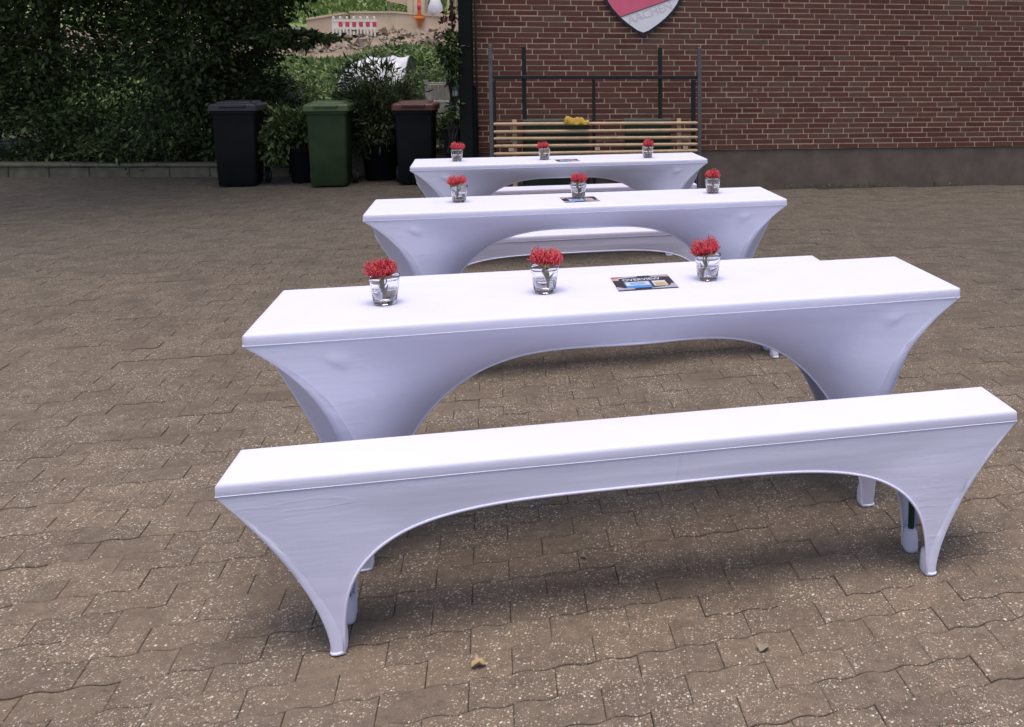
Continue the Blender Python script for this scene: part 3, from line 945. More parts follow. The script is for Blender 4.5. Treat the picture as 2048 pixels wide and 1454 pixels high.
# ------------------------------------------------------------------ wheelie bins
def wheelie(label, loc, rz, w, body, lid, wheels_side=1, lidround=False, tilt=0.0):
    t = empty('wheelie_bin', loc, rz); tag(t, label, 'wheelie bin', 'wheelie bins by the garden')
    H = 0.955
    wt, wb = w / 2, w / 2 * 0.80
    dt, db = 0.27, 0.20
    def ring(z, hx, hy, r=.035, cy=0.0, n=4):
        out = []
        for sx, sy, a0 in ((1, 1, 0), (-1, 1, 90), (-1, -1, 180), (1, -1, 270)):
            for k in range(n + 1):
                a = R(a0 + 90 * k / n)
                out.append((sx * (hx - r) + r * math.cos(a), cy + sy * (hy - r) + r * math.sin(a), z))
        return out
    def loft(rings, capb=True, capt=True):
        mb = MB(); n = len(rings[0])
        vs = [p for q in rings for p in q]
        fs = [(i * n + k, i * n + (k + 1) % n, (i + 1) * n + (k + 1) % n, (i + 1) * n + k) for i in range(len(rings) - 1) for k in range(n)]
        if capb: fs.append(tuple(range(n - 1, -1, -1)))
        if capt: fs.append(tuple((len(rings) - 1) * n + k for k in range(n)))
        mb.add(vs, fs); return mb
    loft([ring(.02, wb - .01, db - .01), ring(.035, wb, db), ring(.5, (wb + wt - .03) / 2 + .004, (db + dt) / 2), ring(.885, wt - .028, dt - .02), ring(.887, wt - .012, dt - .004), ring(.945, wt - .008, dt), ring(.955, wt - .012, dt - .004)]).build('body', body, t, smooth=True, angle=R(35))
    # lid: skirt, slightly domed top with raised middle panel
    loft([ring(.925, wt + .010, dt + .014, .04), ring(.985, wt + .008, dt + .012, .04), ring(1.004, wt - .008, dt - .004, .04), ring(1.012, wt - .05, dt - .05, .04), ring(1.028, wt - .065, dt - .065, .04), ring(1.034, wt - .09, dt - .09, .04)]).build('lid', lid, t, smooth=True, angle=R(30))
    mb = MB(); mb.box((-wt * .55, -dt - .035, .965), (wt * .55, -dt - .010, 1.0), ch=.008); mb.build('lid_handle', lid, t)
    for sx in (-1, 1):
        mb = MB(); mb.box((sx * wt * .72 - .022, dt + .006, .93), (sx * wt * .72 + .022, dt + .06, .985), ch=.01); mb.build('hinge', lid, t)
    mb = MB(); mb.tube([(-wt * .75, dt + .035, .95), (wt * .75, dt + .035, .95)], .014, 10); mb.build('grip_bar', body, t, smooth=True)
    mb = MB(); mb.tube([(-wt + .03, db + .01, .1), (wt - .03, db + .01, .1)], .011, 8); mb.build('axle', STEELBLACK, t, smooth=True)
    for sx in (-1, 1):
        x = sx * (wt - .005)
        prof = [(.0, -.022), (.07, -.022), (.075, -.026), (.098, -.022), (.10, -.01), (.10, .01), (.098, .022), (.075, .026), (.07, .022), (0, .022)]
        M = Matrix.Translation((x, db + .01, .1)) @ Matrix.Rotation(math.pi / 2, 4, 'Y')
        mb = MB(); mb.lathe(prof, 24); mb.v = [tuple(M @ Vector(p)) for p in mb.v]
        wo = mb.build('wheel', RUBBER, t, smooth=True, angle=R(40))
        mb = MB(); mb.lathe([(0, -.028), (.035, -.028), (.04, -.0225), (.04, .0225), (.035, .028), (0, .028)], 16); mb.v = [tuple(M @ Vector(p)) for p in mb.v]
        mb.build('hub_cap', HUB, wo, smooth=True, angle=R(40))
    return t
wheelie('green wheelie bin with light green lid, middle one of the three', (-4.89, 11.12, 0), 0.25, .50, BIN_G, BIN_LIDG)
wheelie('dark wheelie bin with a faded red lid beside the black timber post', (-3.925, 11.36, 0), 0.22, .50, BIN_K, BIN_LIDR)
wheelie('dark grey wheelie bin with dark lid at left under the tree', (-6.0, 11.13, 0), 0.25, .52, BIN_K, BIN_LIDK)

# ------------------------------------------------------------------ pots and bushes near the bins
def pot(parent, r0, r1, h):
    mb = MB(); mb.lathe([(0, 0), (r0, 0), (r0 + .005, .01), (r1 - .01, h - .05), (r1 + .012, h - .045), (r1 + .012, h), (r1 - .012, h), (r1 - .02, h - .05), (0, h - .05)], 28)
    mb.build('pot', POT, parent, smooth=True, angle=R(35))
    mb = MB(); mb.lathe([(0, h - .03), (r1 - .03, h - .042)], 20); mb.build('soil', SOIL, parent)
t = empty('potted_plant', (-5.37, 11.42, 0)); tag(t, 'leafy green plant in a tall black pot beside the green bin', 'potted plant')
pot(t, .13, .20, .44)
mb = MB()
for k in range(9):
    a = random.uniform(0, 6.28); limb(mb, (0.05 * math.cos(a), .05 * math.sin(a), .4), (.32 * math.cos(a) - .08, .25 * math.sin(a), random.uniform(.6, .85)), .008, .003, .15)
mb.build('stem', STEMG, t)
foliage('foliage', t, [((-.12, -.02, .66), (.40, .32, .24), 5200, 46), ((-.30, -.05, .50), (.26, .25, .20), 2200, 26)], LEAF_MID, .085, .42, .35, mats=[LEAF_DARK], frac=[.4])
t = empty('potted_plant', (-4.52, 11.75, 0)); tag(t, 'big dark oleander bush in a black tub between green bin and red lidded bin', 'potted plant')
pot(t, .19, .25, .52)
mb = MB()
for k in range(22):
    a = random.uniform(0, 6.28); rr = random.uniform(.1, .5)
    limb(mb, (.08 * math.cos(a), .08 * math.sin(a), .48), (rr * math.cos(a), rr * .7 * math.sin(a), random.uniform(.95, 1.5)), .010, .003, .1)
mb.build('stem', TWIG, t)
foliage('foliage', t, [((0, 0, .82), (.46, .42, .40), 9000, 70), ((-.02, .0, 1.20), (.48, .40, .30), 2000, 40), ((-.2, -.05, .62), (.26, .3, .25), 2200, 30)], LEAF_OLE, .10, .20, -.15, mats=[LEAF_DARK, LEAF_MID], frac=[.35, .14])

def shrub(label, loc, blobs, mat, size, aspect=.45, droop=.1, mats=None, frac=None, name='shrub', cat='shrub', stems=7, height=.8, spread=.5, group=None):
    t = empty(name, loc); tag(t, label, cat, group)
    mb = MB()
    for k in range(stems):
        a = random.uniform(0, 6.28)
        limb(mb, (.06 * math.cos(a), .06 * math.sin(a), -.1), (spread * math.cos(a) * random.uniform(.4, 1), spread * math.sin(a) * random.uniform(.4, 1), height * random.uniform(.6, 1.0)), .018, .005, .12)
    mb.build('stem', TWIG, t)
    foliage('foliage', t, blobs, mat, size, aspect, droop, mats=mats, frac=frac)
    return t
shrub('bright green bush behind the green bin, pale blossoms at its front', (-5.35, 13.3, .3), [((0, 0, .28), (.85, .7, .32), 9000, 80), ((.5, -.2, .35), (.5, .4, .28), 3500, 40)], LEAF_MID, .075, .4, .2, [LEAF_LIGHT, LEAF_PALE], [.4, .05], height=.9)
shrub('dark bush with dusky pink blossoms left of the green bin', (-6.35, 12.9, .3), [((0, 0, .35), (.55, .5, .42), 6500, 60)], LEAF_DARK, .07, .42, .2, [LEAF_PALE, LEAF_RUST, LEAF_MID], [.05, .10, .2])
shrub('dense green bush behind the dark bin with red lid', (-4.55, 14.8, .3), [((0, 0, .38), (1.0, .8, .45), 13000, 110)], LEAF_MID, .075, .4, .15, [LEAF_DARK, LEAF_LIGHT], [.4, .12], height=1.0)
shrub('tall green shrub left of the film tunnel', (-8.75, 17.6, .35), [((0, 0, .42), (1.0, .9, .48), 13000, 110)], LEAF_MID, .09, .4, .15, [LEAF_LIGHT, LEAF_DARK], [.25, .3], height=1.2)
shrub('wide green shrub right of the film tunnel', (-5.75, 19.0, .38), [((0, 0, .5), (1.0, .9, .58), 15000, 120)], LEAF_MID, .09, .4, .15, [LEAF_LIGHT, LEAF_DARK], [.25, .3], height=1.1)
shrub('leafy shrub growing in front of the film tunnel', (-6.55, 17.2, .36), [((0, 0, .20), (.95, .6, .26), 6000, 90)], LEAF_MID, .085, .32, .2, [LEAF_LIGHT, LEAF_DARK], [.2, .4], height=.8)
shrub('round bush on the slope behind the film tunnel', (-10.0, 27.5, .9), [((0, 0, .45), (.8, .8, .55), 7000, 80)], LEAF_MID, .14, .42, .1, [LEAF_LIGHT, LEAF_DARK], [.3, .3], height=1.2)
shrub('small bush on the slope below the rubble bank', (-11.9, 26.0, .75), [((0, 0, .25), (1.3, .8, .35), 6000, 70)], LEAF_LIGHT, .14, .42, .1, [LEAF_MID], [.5], height=.8)
shrub('light green bush on the slope near the timber post', (-8.6, 25.0, .75), [((0, 0, .45), (1.2, .8, .5), 8000, 80)], LEAF_LIGHT, .13, .42, .1, [LEAF_MID], [.6], height=1.0)
shrub('low green bush at the foot of the left slope', (-8.1, 14.2, .3), [((0, 0, .5), (1.1, .8, .55), 9500, 90)], LEAF_MID, .08, .4, .15, [LEAF_DARK], [.45], height=.9)

# trees
def tree(label, loc, h, blobs, mat, size, trunk_r=.12, mats=None, frac=None, droop=.15, name='tree', limbs=None):
    t = empty(name, loc); tag(t, label, 'tree', None)
    mb = MB()
    limb(mb, (0, 0, -.1), (.1, .05, h * .55), trunk_r, trunk_r * .6, .05, 8)
    limb(mb, (.1, .05, h * .54), (.0, .0, h * .85), trunk_r * .6, trunk_r * .25, .08, 6)
    mb.build('trunk', TRUNK, t, smooth=True)
    mb = MB()
    for c, r, n, k in blobs:
        limb(mb, (.06, .03, min(h * .5, c[2] * .75)), (c[0], c[1], c[2]), trunk_r * .4, .012, .08)
        for q in range(5):
            d = Vector(rand_dirs(1)[0])
            limb(mb, c, (c[0] + d.x * r[0] * .8, c[1] + d.y * r[1] * .8, c[2] + d.z * r[2] * .8), .016, .004, .1, 4)
    mb.build('branch', TRUNK, t, smooth=True)
    foliage('crown', t, blobs, mat, size, .48, droop, mats=mats, frac=frac)
    return t
tree('dark broadleaf tree overhanging the bins with long right branches', (-7.15, 12.75, .3), 6.2,
     [((-.15, -.1, 1.45), (.95, .9, .70), 10000, 90), ((.35, -.4, 2.28), (1.30, .8, .40), 9000, 80), ((0, 0, 3.0), (1.9, 1.5, .9), 15000, 120), ((1.35, -.7, 1.50), (.62, .3, .09), 1700, 22), ((.62, -.5, 1.72), (.5, .4, .22), 2400, 26), ((.1, .1, .75), (.70, .55, .5), 5500, 60), ((.3, -.8, 4.6), (2.6, 2.2, 1.4), 22000, 150), ((1.6, -2.6, 4.4), (2.4, 2.2, .9), 16000, 110), ((-.6, -3.6, 4.6), (2.4, 2.2, 1.1), 15000, 110)],  # highest clumps: unseen crown added to shade the rear yard
     LEAF_DARK, .085, .15, [LEAF_MID, LEAF_PALE], [.30, .006])
tree('dark dense tree at far left of the garden', (-9.6, 12.9, .3), 4.6,
     [((0, 0, 1.7), (1.3, 1.0, 1.2), 13000, 120), ((.3, -.3, 2.9), (1.5, 1.2, .9), 12000, 110), ((-.9, -.2, 1.2), (1.0, .9, .9), 8000, 80)],
     LEAF_DARK, .09, .14, [LEAF_MID], [.35])
shrub('broad dark bush at far left behind the mossy low wall', (-8.0, 12.4, .0), [((0, 0, .55), (1.2, .5, .6), 9000, 90), ((-1.6, .1, .5), (1.1, .5, .55), 7000, 80)], LEAF_DARK, .08, .42, .15, [LEAF_MID], [.35])

# plant climbing on wires beside the post
t = empty('climbing_plant', (-3.12, 10.12, 0)); tag(t, 'dark climbing plant with dry stems hanging left of black timber post', 'climbing plant')
mb = MB()
for k in range(9):
    x0 = random.uniform(-.06, .08); x1 = random.uniform(-.05, .10)
    pts = [(x0 + (x1 - x0) * q / 8 + random.gauss(0, .012), random.gauss(0, .02), 1.75 - q * .155) for q in range(9)]
    mb.tube(pts, random.uniform(.004, .009), 6)
mb.build('stem', TWIG, t)
mb = MB(); mb.tube([(.035 + random.gauss(0, .006), 0, .4 + q * .2) for q in range(14)], [.011 + .009 * (q % 3 == 0) for q in range(14)], 6); mb.build('main_stem', TWIG, t)
foliage('foliage', t, [((.02, 0, 1.66), (.13, .13, .16), 1500, 26), ((.06, .02, 1.45), (.08, .1, .16), 700, 14), ((.06, 0, .95), (.07, .08, .22), 380, 12)], LEAF_DARK, .055, .42, .3, mats=[LEAF_MID], frac=[.25])
tag(foliage('dry_leaf_cluster', t, [((.0, 0, 1.90), (.14, .1, .10), 90, 12), ((.04, 0, 2.15), (.06, .06, .3), 40, 8)], LEAF_RUST, .055, .6, .3), kind='stuff')
t = empty('plant_pot', (-3.06, 10.34, 0)); tag(t, 'dark square plant tub at the foot of the black timber post', 'plant tub')
mb = MB(); mb.add([(-.12, -.12, 0), (.12, -.12, 0), (.12, .12, 0), (-.12, .12, 0), (-.16, -.16, .74), (.16, -.16, .74), (.16, .16, .74), (-.16, .16, .74)], [(0, 3, 2, 1), (0, 1, 5, 4), (1, 2, 6, 5), (2, 3, 7, 6), (3, 0, 4, 7), (4, 5, 6, 7)]); mb.build('tub', POT, t)
mb = MB(); mb.box((-.175, -.175, .7405), (.175, .175, .775), ch=.006); mb.build('rim', POT, t)
t = empty('wall_lantern', (-3.05, 10.08, 1.13)); tag(t, 'small dark lantern hanging on the stems left of timber post', 'lantern')
mb = MB(); mb.lathe([(0, .13), (.012, .125), (.05, .09), (.05, .08), (0, .085)], 12); mb.lathe([(0, 0), (.042, 0), (.042, .012), (0, .012)], 12)
for k in range(4): mb.tube([(.036 * math.cos(k * 1.57), .036 * math.sin(k * 1.57), .01), (.036 * math.cos(k * 1.57), .036 * math.sin(k * 1.57), .085)], .004, 5)
mb.tube([(0, 0, .125), (.0, 0, .16)], .004, 5); mb.build('frame', STEELBLACK, t)
mb = MB(); mb.lathe([(.03, .013), (.03, .08)], 12); mb.build('pane', plain('lantern_glass', (.3, .3, .32), .2), t, smooth=True)
shrub('small fresh green plant beside the pale path near the red lidded bin', (-3.62, 12.0, .30), [((0, 0, .28), (.20, .16, .24), 1700, 26)], LEAF_LIGHT, .07, .35, .15, [LEAF_MID], [.4], stems=4, height=.4, spread=.1)

# white garden chair
t = empty('garden_chair', (-4.05, 13.4, .30), R(72)); tag(t, 'white slatted wooden garden chair beyond the red lidded bin', 'garden chair')
for sx in (-1, 1):
    mb = MB(); mb.add([(sx * .25 - .022, .20, 0), (sx * .25 + .022, .20, 0), (sx * .25 + .022, .25, 0), (sx * .25 - .022, .25, 0), (sx * .25 - .022, .30, .95), (sx * .25 + .022, .30, .95), (sx * .25 + .022, .34, .95), (sx * .25 - .022, .34, .95)], [(0, 3, 2, 1), (4, 5, 6, 7), (0, 1, 5, 4), (1, 2, 6, 5), (2, 3, 7, 6), (3, 0, 4, 7)]); mb.build('leg', CHAIRW, t)
    mb = MB(); mb.box((sx * .25 - .022, -.24, 0), (sx * .25 + .022, -.19, .62), ch=.004); mb.build('leg', CHAIRW, t)
    mb = MB(); mb.box((sx * .25 - .035, -.26, .622), (sx * .25 + .035, .27, .65), ch=.006); mb.build('armrest', CHAIRW, t)
mb = MB(); mb.box((-.227, -.24, .40), (.227, .2, .44), ch=.004); mb.build('seat', CHAIRW, t)
for k in range(5):
    mb = MB(); mb.box((-.22 + k * .092, .262 + .0, .46), (-.22 + k * .092 + .075, .284, .88), ch=.004); mb.build('slat', CHAIRW, t)
mb = MB(); mb.box((-.227, .285, .83), (.227, .315, .91), ch=.005); mb.build('top_rail', CHAIRW, t)

# ------------------------------------------------------------------ tables and benches in stretch covers
WOODTOP = plain('table_board', (0.45, 0.25, 0.10), 0.5)
LEGSTEEL = plain('green_leg_steel', (0.02, 0.06, 0.04), 0.45, 0.3)
def stretch_cover(L, W, H, za, ze, foot, fw, m=4.0, e=.40, p=4.2, pe=1.2, lip=.032, fy=.03, sh=.055, endx=.04, bumps=True, seam=True, fyb=None, mid=None, rc=.012):
    """returns (vertices, faces, hem loop) in local coords, origin at table centre on the ground"""
    hl, hw = L / 2, W / 2
    cols = []       # (rim xy, hem xyz, power, inward, normal-dir)
    NU = 150
    a_in = hl - foot - fw
    # front side (y=-hw), then right end, back, left end by symmetry
    def side(n, half_len, a_, zmax, depth_fn, pfun, mm, ee):
        out = []
        for i in range(n + 1):
            th = math.pi * i / n
            c = -math.cos(th)
            rim = c * (half_len - rc)
            x = abs(c)
            z = zmax * max(0.0, (1 - x ** mm)) ** ee
            out.append((rim, c * a_, z, x, depth_fn(x), pfun(x)))
        return out
    def dep_f(x):
        if mid is None: return fy + (sh - fy) * math.sin(math.pi * min(1, x) ** 2.2)
        if x < .78:
            q = x / .78; q = q * q * (3 - 2 * q)
            return mid + (sh - mid) * q
        q = (x - .78) / .22; q = q * q * (3 - 2 * q)
        return sh + (fy - sh) * q
    fr = side(NU, hl, a_in, za, dep_f, lambda x: 1 + (p - 1) * x ** 3, m, e)
    en = side(40, hw, hw - fy - fw * .8, ze, lambda x: endx + (foot - endx) * x ** 2.6, lambda x: 1 + (pe - 1) * x ** 5, 2.6, .5)
    loop = []       # columns around the cover
    def corner(sx, sy, frm):
        # foot outline, from the long side to the end (frm=0) or the other way
        pts = [((foot + fw), fy), (foot + fw * .5, fy - .004), (foot + .004, fy - .002), (foot, fy + .004), (foot, fy + fw * .4), (foot + .003, fy + fw * .8)]
        if frm: pts = pts[::-1]
        res = []
        for k, (dx, dy) in enumerate(pts):
            a = (k + .5) / len(pts) * math.pi / 2
            if frm: a = math.pi / 2 - a
            if sy > 0 and fyb is not None: dy += fyb - fy
            rx = sx * (hl - rc + rc * math.sin(a)); ry = sy * (hw - rc + rc * math.cos(a))
            res.append(((rx, ry), (sx * (hl - dx), sy * (hw - dy), .004), p, 'c'))
        return res
    for rim, hx, hz, x, dep, pw in fr: loop.append(((rim, -hw), (hx, -hw + dep, max(.004, hz)), pw, 'f'))
    loop += corner(1, -1, 0)
    for rim, hy, hz, x, dep, pw in en: loop.append(((hl, rim), (hl - dep, hy, max(.004, hz)), pw, 'e'))
    loop += corner(1, 1, 1)
    for rim, hx, hz, x, dep, pw in reversed(fr): loop.append(((rim, hw), (hx, hw - dep - ((fyb - fy) if fyb is not None else 0) * x, max(.004, hz)), pw, 'b'))
    loop += corner(-1, 1, 0)
    for rim, hy, hz, x, dep, pw in reversed(en): loop.append(((-hl, rim), (-hl + dep, hy, max(.004, hz)), pw, 'w'))
    loop += corner(-1, -1, 1)
    C = len(loop)
    NTt = 26
    rings = []
    def inset(q, d): return (max(-(hl - d), min(hl - d, q[0])), max(-(hw - d), min(hw - d, q[1])))
    for d, z in ((.014, H), (.008, H - .0006), (.0035, H - .003), (.001, H - .007), (0.0, H - .013), (0.0, H - lip + .004), (.0006, H - lip)):
        rings.append([(*inset(q[0], d), z) for q in loop])
    zr = H - lip - .004
    for j in range(NTt + 1):
        t = (j / NTt) ** 1.25
        ring = []
        for (rx, ry), (hx, hy, hz), pw, kd in loop:
            rx2, ry2 = inset((rx, ry), .0018)
            z = zr + (hz - zr) * t
            g_ = 1 - (1 - t) ** pw
            if kd in 'fb':
                gy = t ** 1.45
                x_ = rx2 + (hx - rx2) * g_; y_ = ry2 + (hy - ry2) * gy
                if bumps:
                    for s0 in (-(hl - .245), hl - .245):
                        q = math.exp(-((x_ - s0) / .030) ** 2); dz = z - (H - .098)
                        q *= math.exp(-(dz / .026) ** 2) * (1.0 if dz > -.004 else max(0, 1 + (dz + .004) / .006))
                        y_ += (-1 if kd == 'f' else 1) * .0055 * q
            elif kd in 'ew':
                gx_ = 1 - (1 - t) ** pw
                x_ = rx2 + (hx - rx2) * gx_; y_ = ry2 + (hy - ry2) * t ** 1.45
            else:
                x_ = rx2 + (hx - rx2) * g_; y_ = ry2 + (hy - ry2) * (t ** 1.45)
            if kd in 'fb' and 0 < t < 1:
                wv = noise.noise((x_ * 2.3, z * 9, L)) * .0022 + noise.noise((x_ * 1.2 + z * 2.5, z * 26, 3 + L)) * .0009
                y_ += wv * math.sin(math.pi * t)
            ring.append((x_, y_, z))
        rings.append(ring)
    V = [q for r_ in rings for q in r_]
    Fc = []
    for j in range(len(rings) - 1):
        for i in range(C):
            k = (i + 1) % C
            Fc.append((j * C + i, (j + 1) * C + i, (j + 1) * C + k, j * C + k))
    # top surface as a grid strip: connect front/back columns
    ctr = len(V); V.append((0, 0, H))
    top = rings[0]
    nfr = len(fr)
    f0 = 0; b0 = nfr + 6 + len(en) + 6
    for i in range(nfr - 1):
        Fc.append((f0 + i, f0 + i + 1, b0 + nfr - 2 - i, b0 + nfr - 1 - i))
    V.pop()
    # the two end strips of the top
    e0 = nfr; e1 = b0 - 1
    Fc.append(tuple([nfr - 1] + list(range(e0, e1 + 1)) + [b0]))
    w0 = b0 + nfr
    Fc.append(tuple([b0 + nfr - 1] + list(range(w0, C)) + [0]))
    return V, Fc, rings[-1], rings

TL, TW, TH = 2.2, 0.5216, 0.77
BLN, BW, BHT = 2.2, 0.2167, 0.48
def build_covered(name, L, W, H, label, cat, group, **kw):
    t = empty(name); tag(t, label, cat, group)
    V, Fc, hem, rings = stretch_cover(L, W, H, **kw)
    mb = MB(); mb.add(V, Fc)
    cov = mb.build('stretch_cover', CLOTH, t, smooth=True, angle=R(38))
    for pg in cov.data.polygons:
        if pg.normal.z > .9999 and pg.center.z > H - .0002: pg.use_smooth = False
    hm = MB(); hm.tube([(x, y, z + .001) for x, y, z in hem], .0042, 6, closed=True)
    hm.build('hem', HEM, cov, smooth=True)
    # stitched seams: one round the lip, one down the middle of the front
    sm_ = MB()
    sm_.tube([(x * 1.0004, y * 1.0012, z - .0012 - .0016 * noise.noise((x * 2.1, y * 3, 7))) for x, y, z in rings[6]], .0014, 5, closed=True)
    ic = min(range(151), key=lambda q: abs(rings[6][q][0] - .06))
    sm_.tube([(r_[ic][0], r_[ic][1] - .0004, r_[ic][2]) for r_ in rings[6:]], .0012, 5)
    sm_.build('seam', HEM, cov, smooth=True)
    mb = MB(); mb.box((-L / 2 + .012, -W / 2 + .012, H - .030), (L / 2 - .012, W / 2 - .012, H - .004)); mb.build('board', WOODTOP, t)
    ft, fw_, fy_ = kw['foot'], kw['fw'], kw['fy']
    for sx in (-1, 1):
        lg = MB()
        x = sx * (L / 2 - ft - fw_ * .45)
        fyB = kw.get('fyb') or fy_
        yf, yb = -(W / 2 - fy_ - .022), W / 2 - fyB - .022
        for y in (yf, yb):
            lg.tube([(x, y, .006), (x, y * .86, H * .4), (x, y * .72, H - .034)], [.010, .011, .0125], 8)
        yf, yb = yf * .85, yb * .85
        lg.tube([(x, yf, H * .35), (x, yb, H * .35)], .010, 8)
        lg.build('leg', LEGSTEEL, t, smooth=True)
        yf, yb = yf / .85, yb / .85
        for sy in (-1, 1):
            fp = MB()
            cx, cy = sx * (L / 2 - ft - fw_ * .5), (yf + .002 if sy < 0 else yb - .002)
            vs, fs = [], []
            n = 14
            for j, (z, k) in enumerate(((.0, .90), (.004, 1.0), (.012, 1.04), (.040, 1.0), (.062, .90), (.070, .70))):
                for q in range(n):
                    a = 2 * math.pi * q / n
                    ca, sa = math.cos(a), math.sin(a)
                    vs.append((cx + math.copysign(abs(ca) ** .6, ca) * (fw_ * .5 + .004) * k, cy + math.copysign(abs(sa) ** .6, sa) * .023 * k + .002 * noise.noise((q, z * 50, 1)), z))
            for j in range(5):
                for q in range(n): fs.append((j * n + q, j * n + (q + 1) % n, (j + 1) * n + (q + 1) % n, (j + 1) * n + q))
            fs.append(tuple(range(n - 1, -1, -1))); fs.append(tuple(5 * n + q for q in range(n)))
            fp.add(vs, fs); fp.build('foot_pocket', CLOTH, cov, smooth=True)
    return t
tkw = dict(za=.652, ze=.62, foot=.265, fw=.045, m=3.0, e=.55, mid=.03, p=4.2, pe=4.2, fy=.095, sh=.145, endx=.03)
bkw = dict(za=.362, ze=.30, foot=.258, fw=.032, m=4.0, e=.30, p=1.6, pe=1.6, fy=-.002, fyb=.045, sh=.008, mid=.004, rc=.004, endx=.15, bumps=False)

def place(t, fl, yaw, L, W, dn=0.0, ds=0.0):
    e_ = Vector((math.cos(yaw), math.sin(yaw), 0)); n_v = Vector((-math.sin(yaw), math.cos(yaw), 0))
    t.location = Vector((fl[0], fl[1], 0)) + e_ * (L / 2 + ds) + n_v * (W / 2 + dn)
    t.rotation_euler = (0, 0, yaw)
T_FL = [((-1.3548, 2.484), .2573), ((-1.8204, 4.470), .2599), ((-2.3127, 6.5353), .2697)]
GT, GB = 'long tables in white stretch covers', 'benches in white stretch covers'
tab = build_covered('covered_table', TL, TW, TH, 'white stretch covered table nearest the camera, right behind the front bench', 'table', GT, **tkw)
tables = [tab, copy_tree(tab), copy_tree(tab)]
tables[1]['label'] = 'middle one of the three white stretch covered tables, a tumbler standing on its flyer'
tables[2]['label'] = 'farthest of the three white stretch covered tables, in front of the wooden railing'
for t, (fl, yw) in zip(tables, T_FL): place(t, fl, yw, TL, TW)
bn = build_covered('covered_bench', BLN, BW, BHT, 'white stretch covered bench closest to the camera in the foreground', 'bench', GB, **bkw)
place(bn, (-1.2011, 2.2184), .2303, BLN, BW, 0, -.08)
for ti, dn, ds, lab in ((1, -.115 - BW, .10, 'white stretch covered bench in front of the middle table, mostly hidden by nearest table'),
                        (1, .789, .0, 'white stretch covered bench seen through the arch of the middle table'),
                        (2, .690, .075, 'white stretch covered bench seen through the arch of the farthest table')):
    c = copy_tree(bn); c['label'] = lab
    place(c, T_FL[ti][0], T_FL[ti][1] - (.0 if dn > 0 else .012), BLN, BW, dn, ds)

# ------------------------------------------------------------------ tumblers with water, flowers
def m_glass(name, col, ior, rough=0.0):
    k = NT(name)
    k.color(col); k.b.inputs['Transmission Weight'].default_value = 1.0
    k.b.inputs['IOR'].default_value = ior
    return k.set(rough, 0, .5)
GLASS = m_glass('clear_glass', (0.99, 0.99, 0.995), 1.40)
WATER = m_glass('water', (0.97, 0.96, 0.94), 1.33)
def m_needle():
    k = NT('red_flower_needle')
    r = k.n('ShaderNodeNewGeometry').outputs['Random Per Island']
    k.color(k.ramp(r, [(0.0, (0.40, 0.012, 0.032)), (0.5, (0.66, 0.024, 0.058)), (0.85, (0.68, 0.050, 0.090)), (1.0, (0.76, 0.16, 0.25))]))
    return k.set(.45, 0, .4)
NEEDLE = m_needle()
TIP = plain('orange_pink_flower_tip', (.62, .11, .10), .5, var=.3, scale=60)
BRACT = plain('tan_bract', (.45, .28, .12), .8, var=.2, scale=40)
LEAFG = plain('grey_green_leaf', (.20, .215, .105), .6, var=.25, scale=30)
STEMB = plain('brown_green_stem', (.25, .225, .12), .7, var=.25, scale=40)

glass_mb = MB()
glass_mb.lathe([(0, .001), (.028, 0), (.0325, .0015), (.0345, .005), (.0455, .086), (.0460, .0885), (.0452, .0895), (.0440, .0885), (.0428, .080), (.0338, .018), (.030, .0135), (.020, .0120), (0, .0118)], 48)
glass_me = glass_mb.mesh('glass', GLASS, smooth=True)
wt_mb = MB()
wl = .048
rw = .0338 + (.0428 - .0338) * (wl - .018) / .062 - .0003
wt_mb.lathe([(0, .0122), (.020, .0125), (.0298, .0139), (.0334, .0182), (rw, wl), (rw - .001, wl - .0008), (0, wl - .0010)], 40)
water_me = wt_mb.mesh('water', WATER, smooth=True, angle=R(50))

def bloom_mesh(seed, flat):
    rs = np.random.default_rng(seed)
    nd, tp, br = MB(), MB(), MB()
    n = 330
    for i in range(n):
        u = (i + .5) / n
        ct = 1 - u * 1.06
        phi = i * 2.39996 + rs.normal() * .12
        st = math.sqrt(max(0, 1 - ct * ct))
        d = Vector((st * math.cos(phi), st * math.sin(phi), ct))
        lob = 1 + .16 * math.sin(2 * phi + seed) + .10 * math.sin(3 * phi + 2.1 * seed)
        p0 = Vector((d.x * .013, d.y * .013, .006 + d.z * .008))
        ln = .038 * rs.uniform(.86, 1.14) * lob
        d1 = Vector((d.x * 1.0, d.y * 1.0, d.z * flat + .10)).normalized()
        bendv = Vector((-d.x * .012, -d.y * .010, .011)) * (1 if st > .5 else .3) * rs.uniform(.4, 1.5)
        sw = Vector(rs.normal(size=3)) * .003
        pts = [p0, p0 + d1 * ln * .5 + sw, p0 + d1 * ln * .85 + bendv * .4 + sw, p0 + d1 * ln + bendv]
        nd.tube(pts, [.0011, .0015, .0013, .0009], 4)
        e_ = pts[-1]; dd = (pts[-1] - pts[-2]).normalized()
        tp.tube([e_ - dd * .001, e_ + dd * .0015, e_ + dd * .0045], [.0007, .0017, .0004], 5)
    for i in range(26):
        a = i / 26 * 6.283 + rs.normal() * .05
        r0, r1 = .012, .036 * rs.uniform(.9, 1.1)
        pts = [(r0 * math.cos(a), r0 * math.sin(a), .000), (.026 * math.cos(a), .026 * math.sin(a), -.004), (r1 * math.cos(a + .2), r1 * math.sin(a + .2), rs.uniform(.000, .005))]
        br.tube(pts, [.0022, .002, .0009], 4)
    br.lathe([(0, -.012), (.006, -.010), (.014, .0), (.015, .008), (.008, .014), (0, .016)], 14)
    return nd.mesh('bloom', NEEDLE, smooth=True), tp.mesh('bloom_tip', TIP, smooth=True), br.mesh('bract', BRACT, smooth=True)
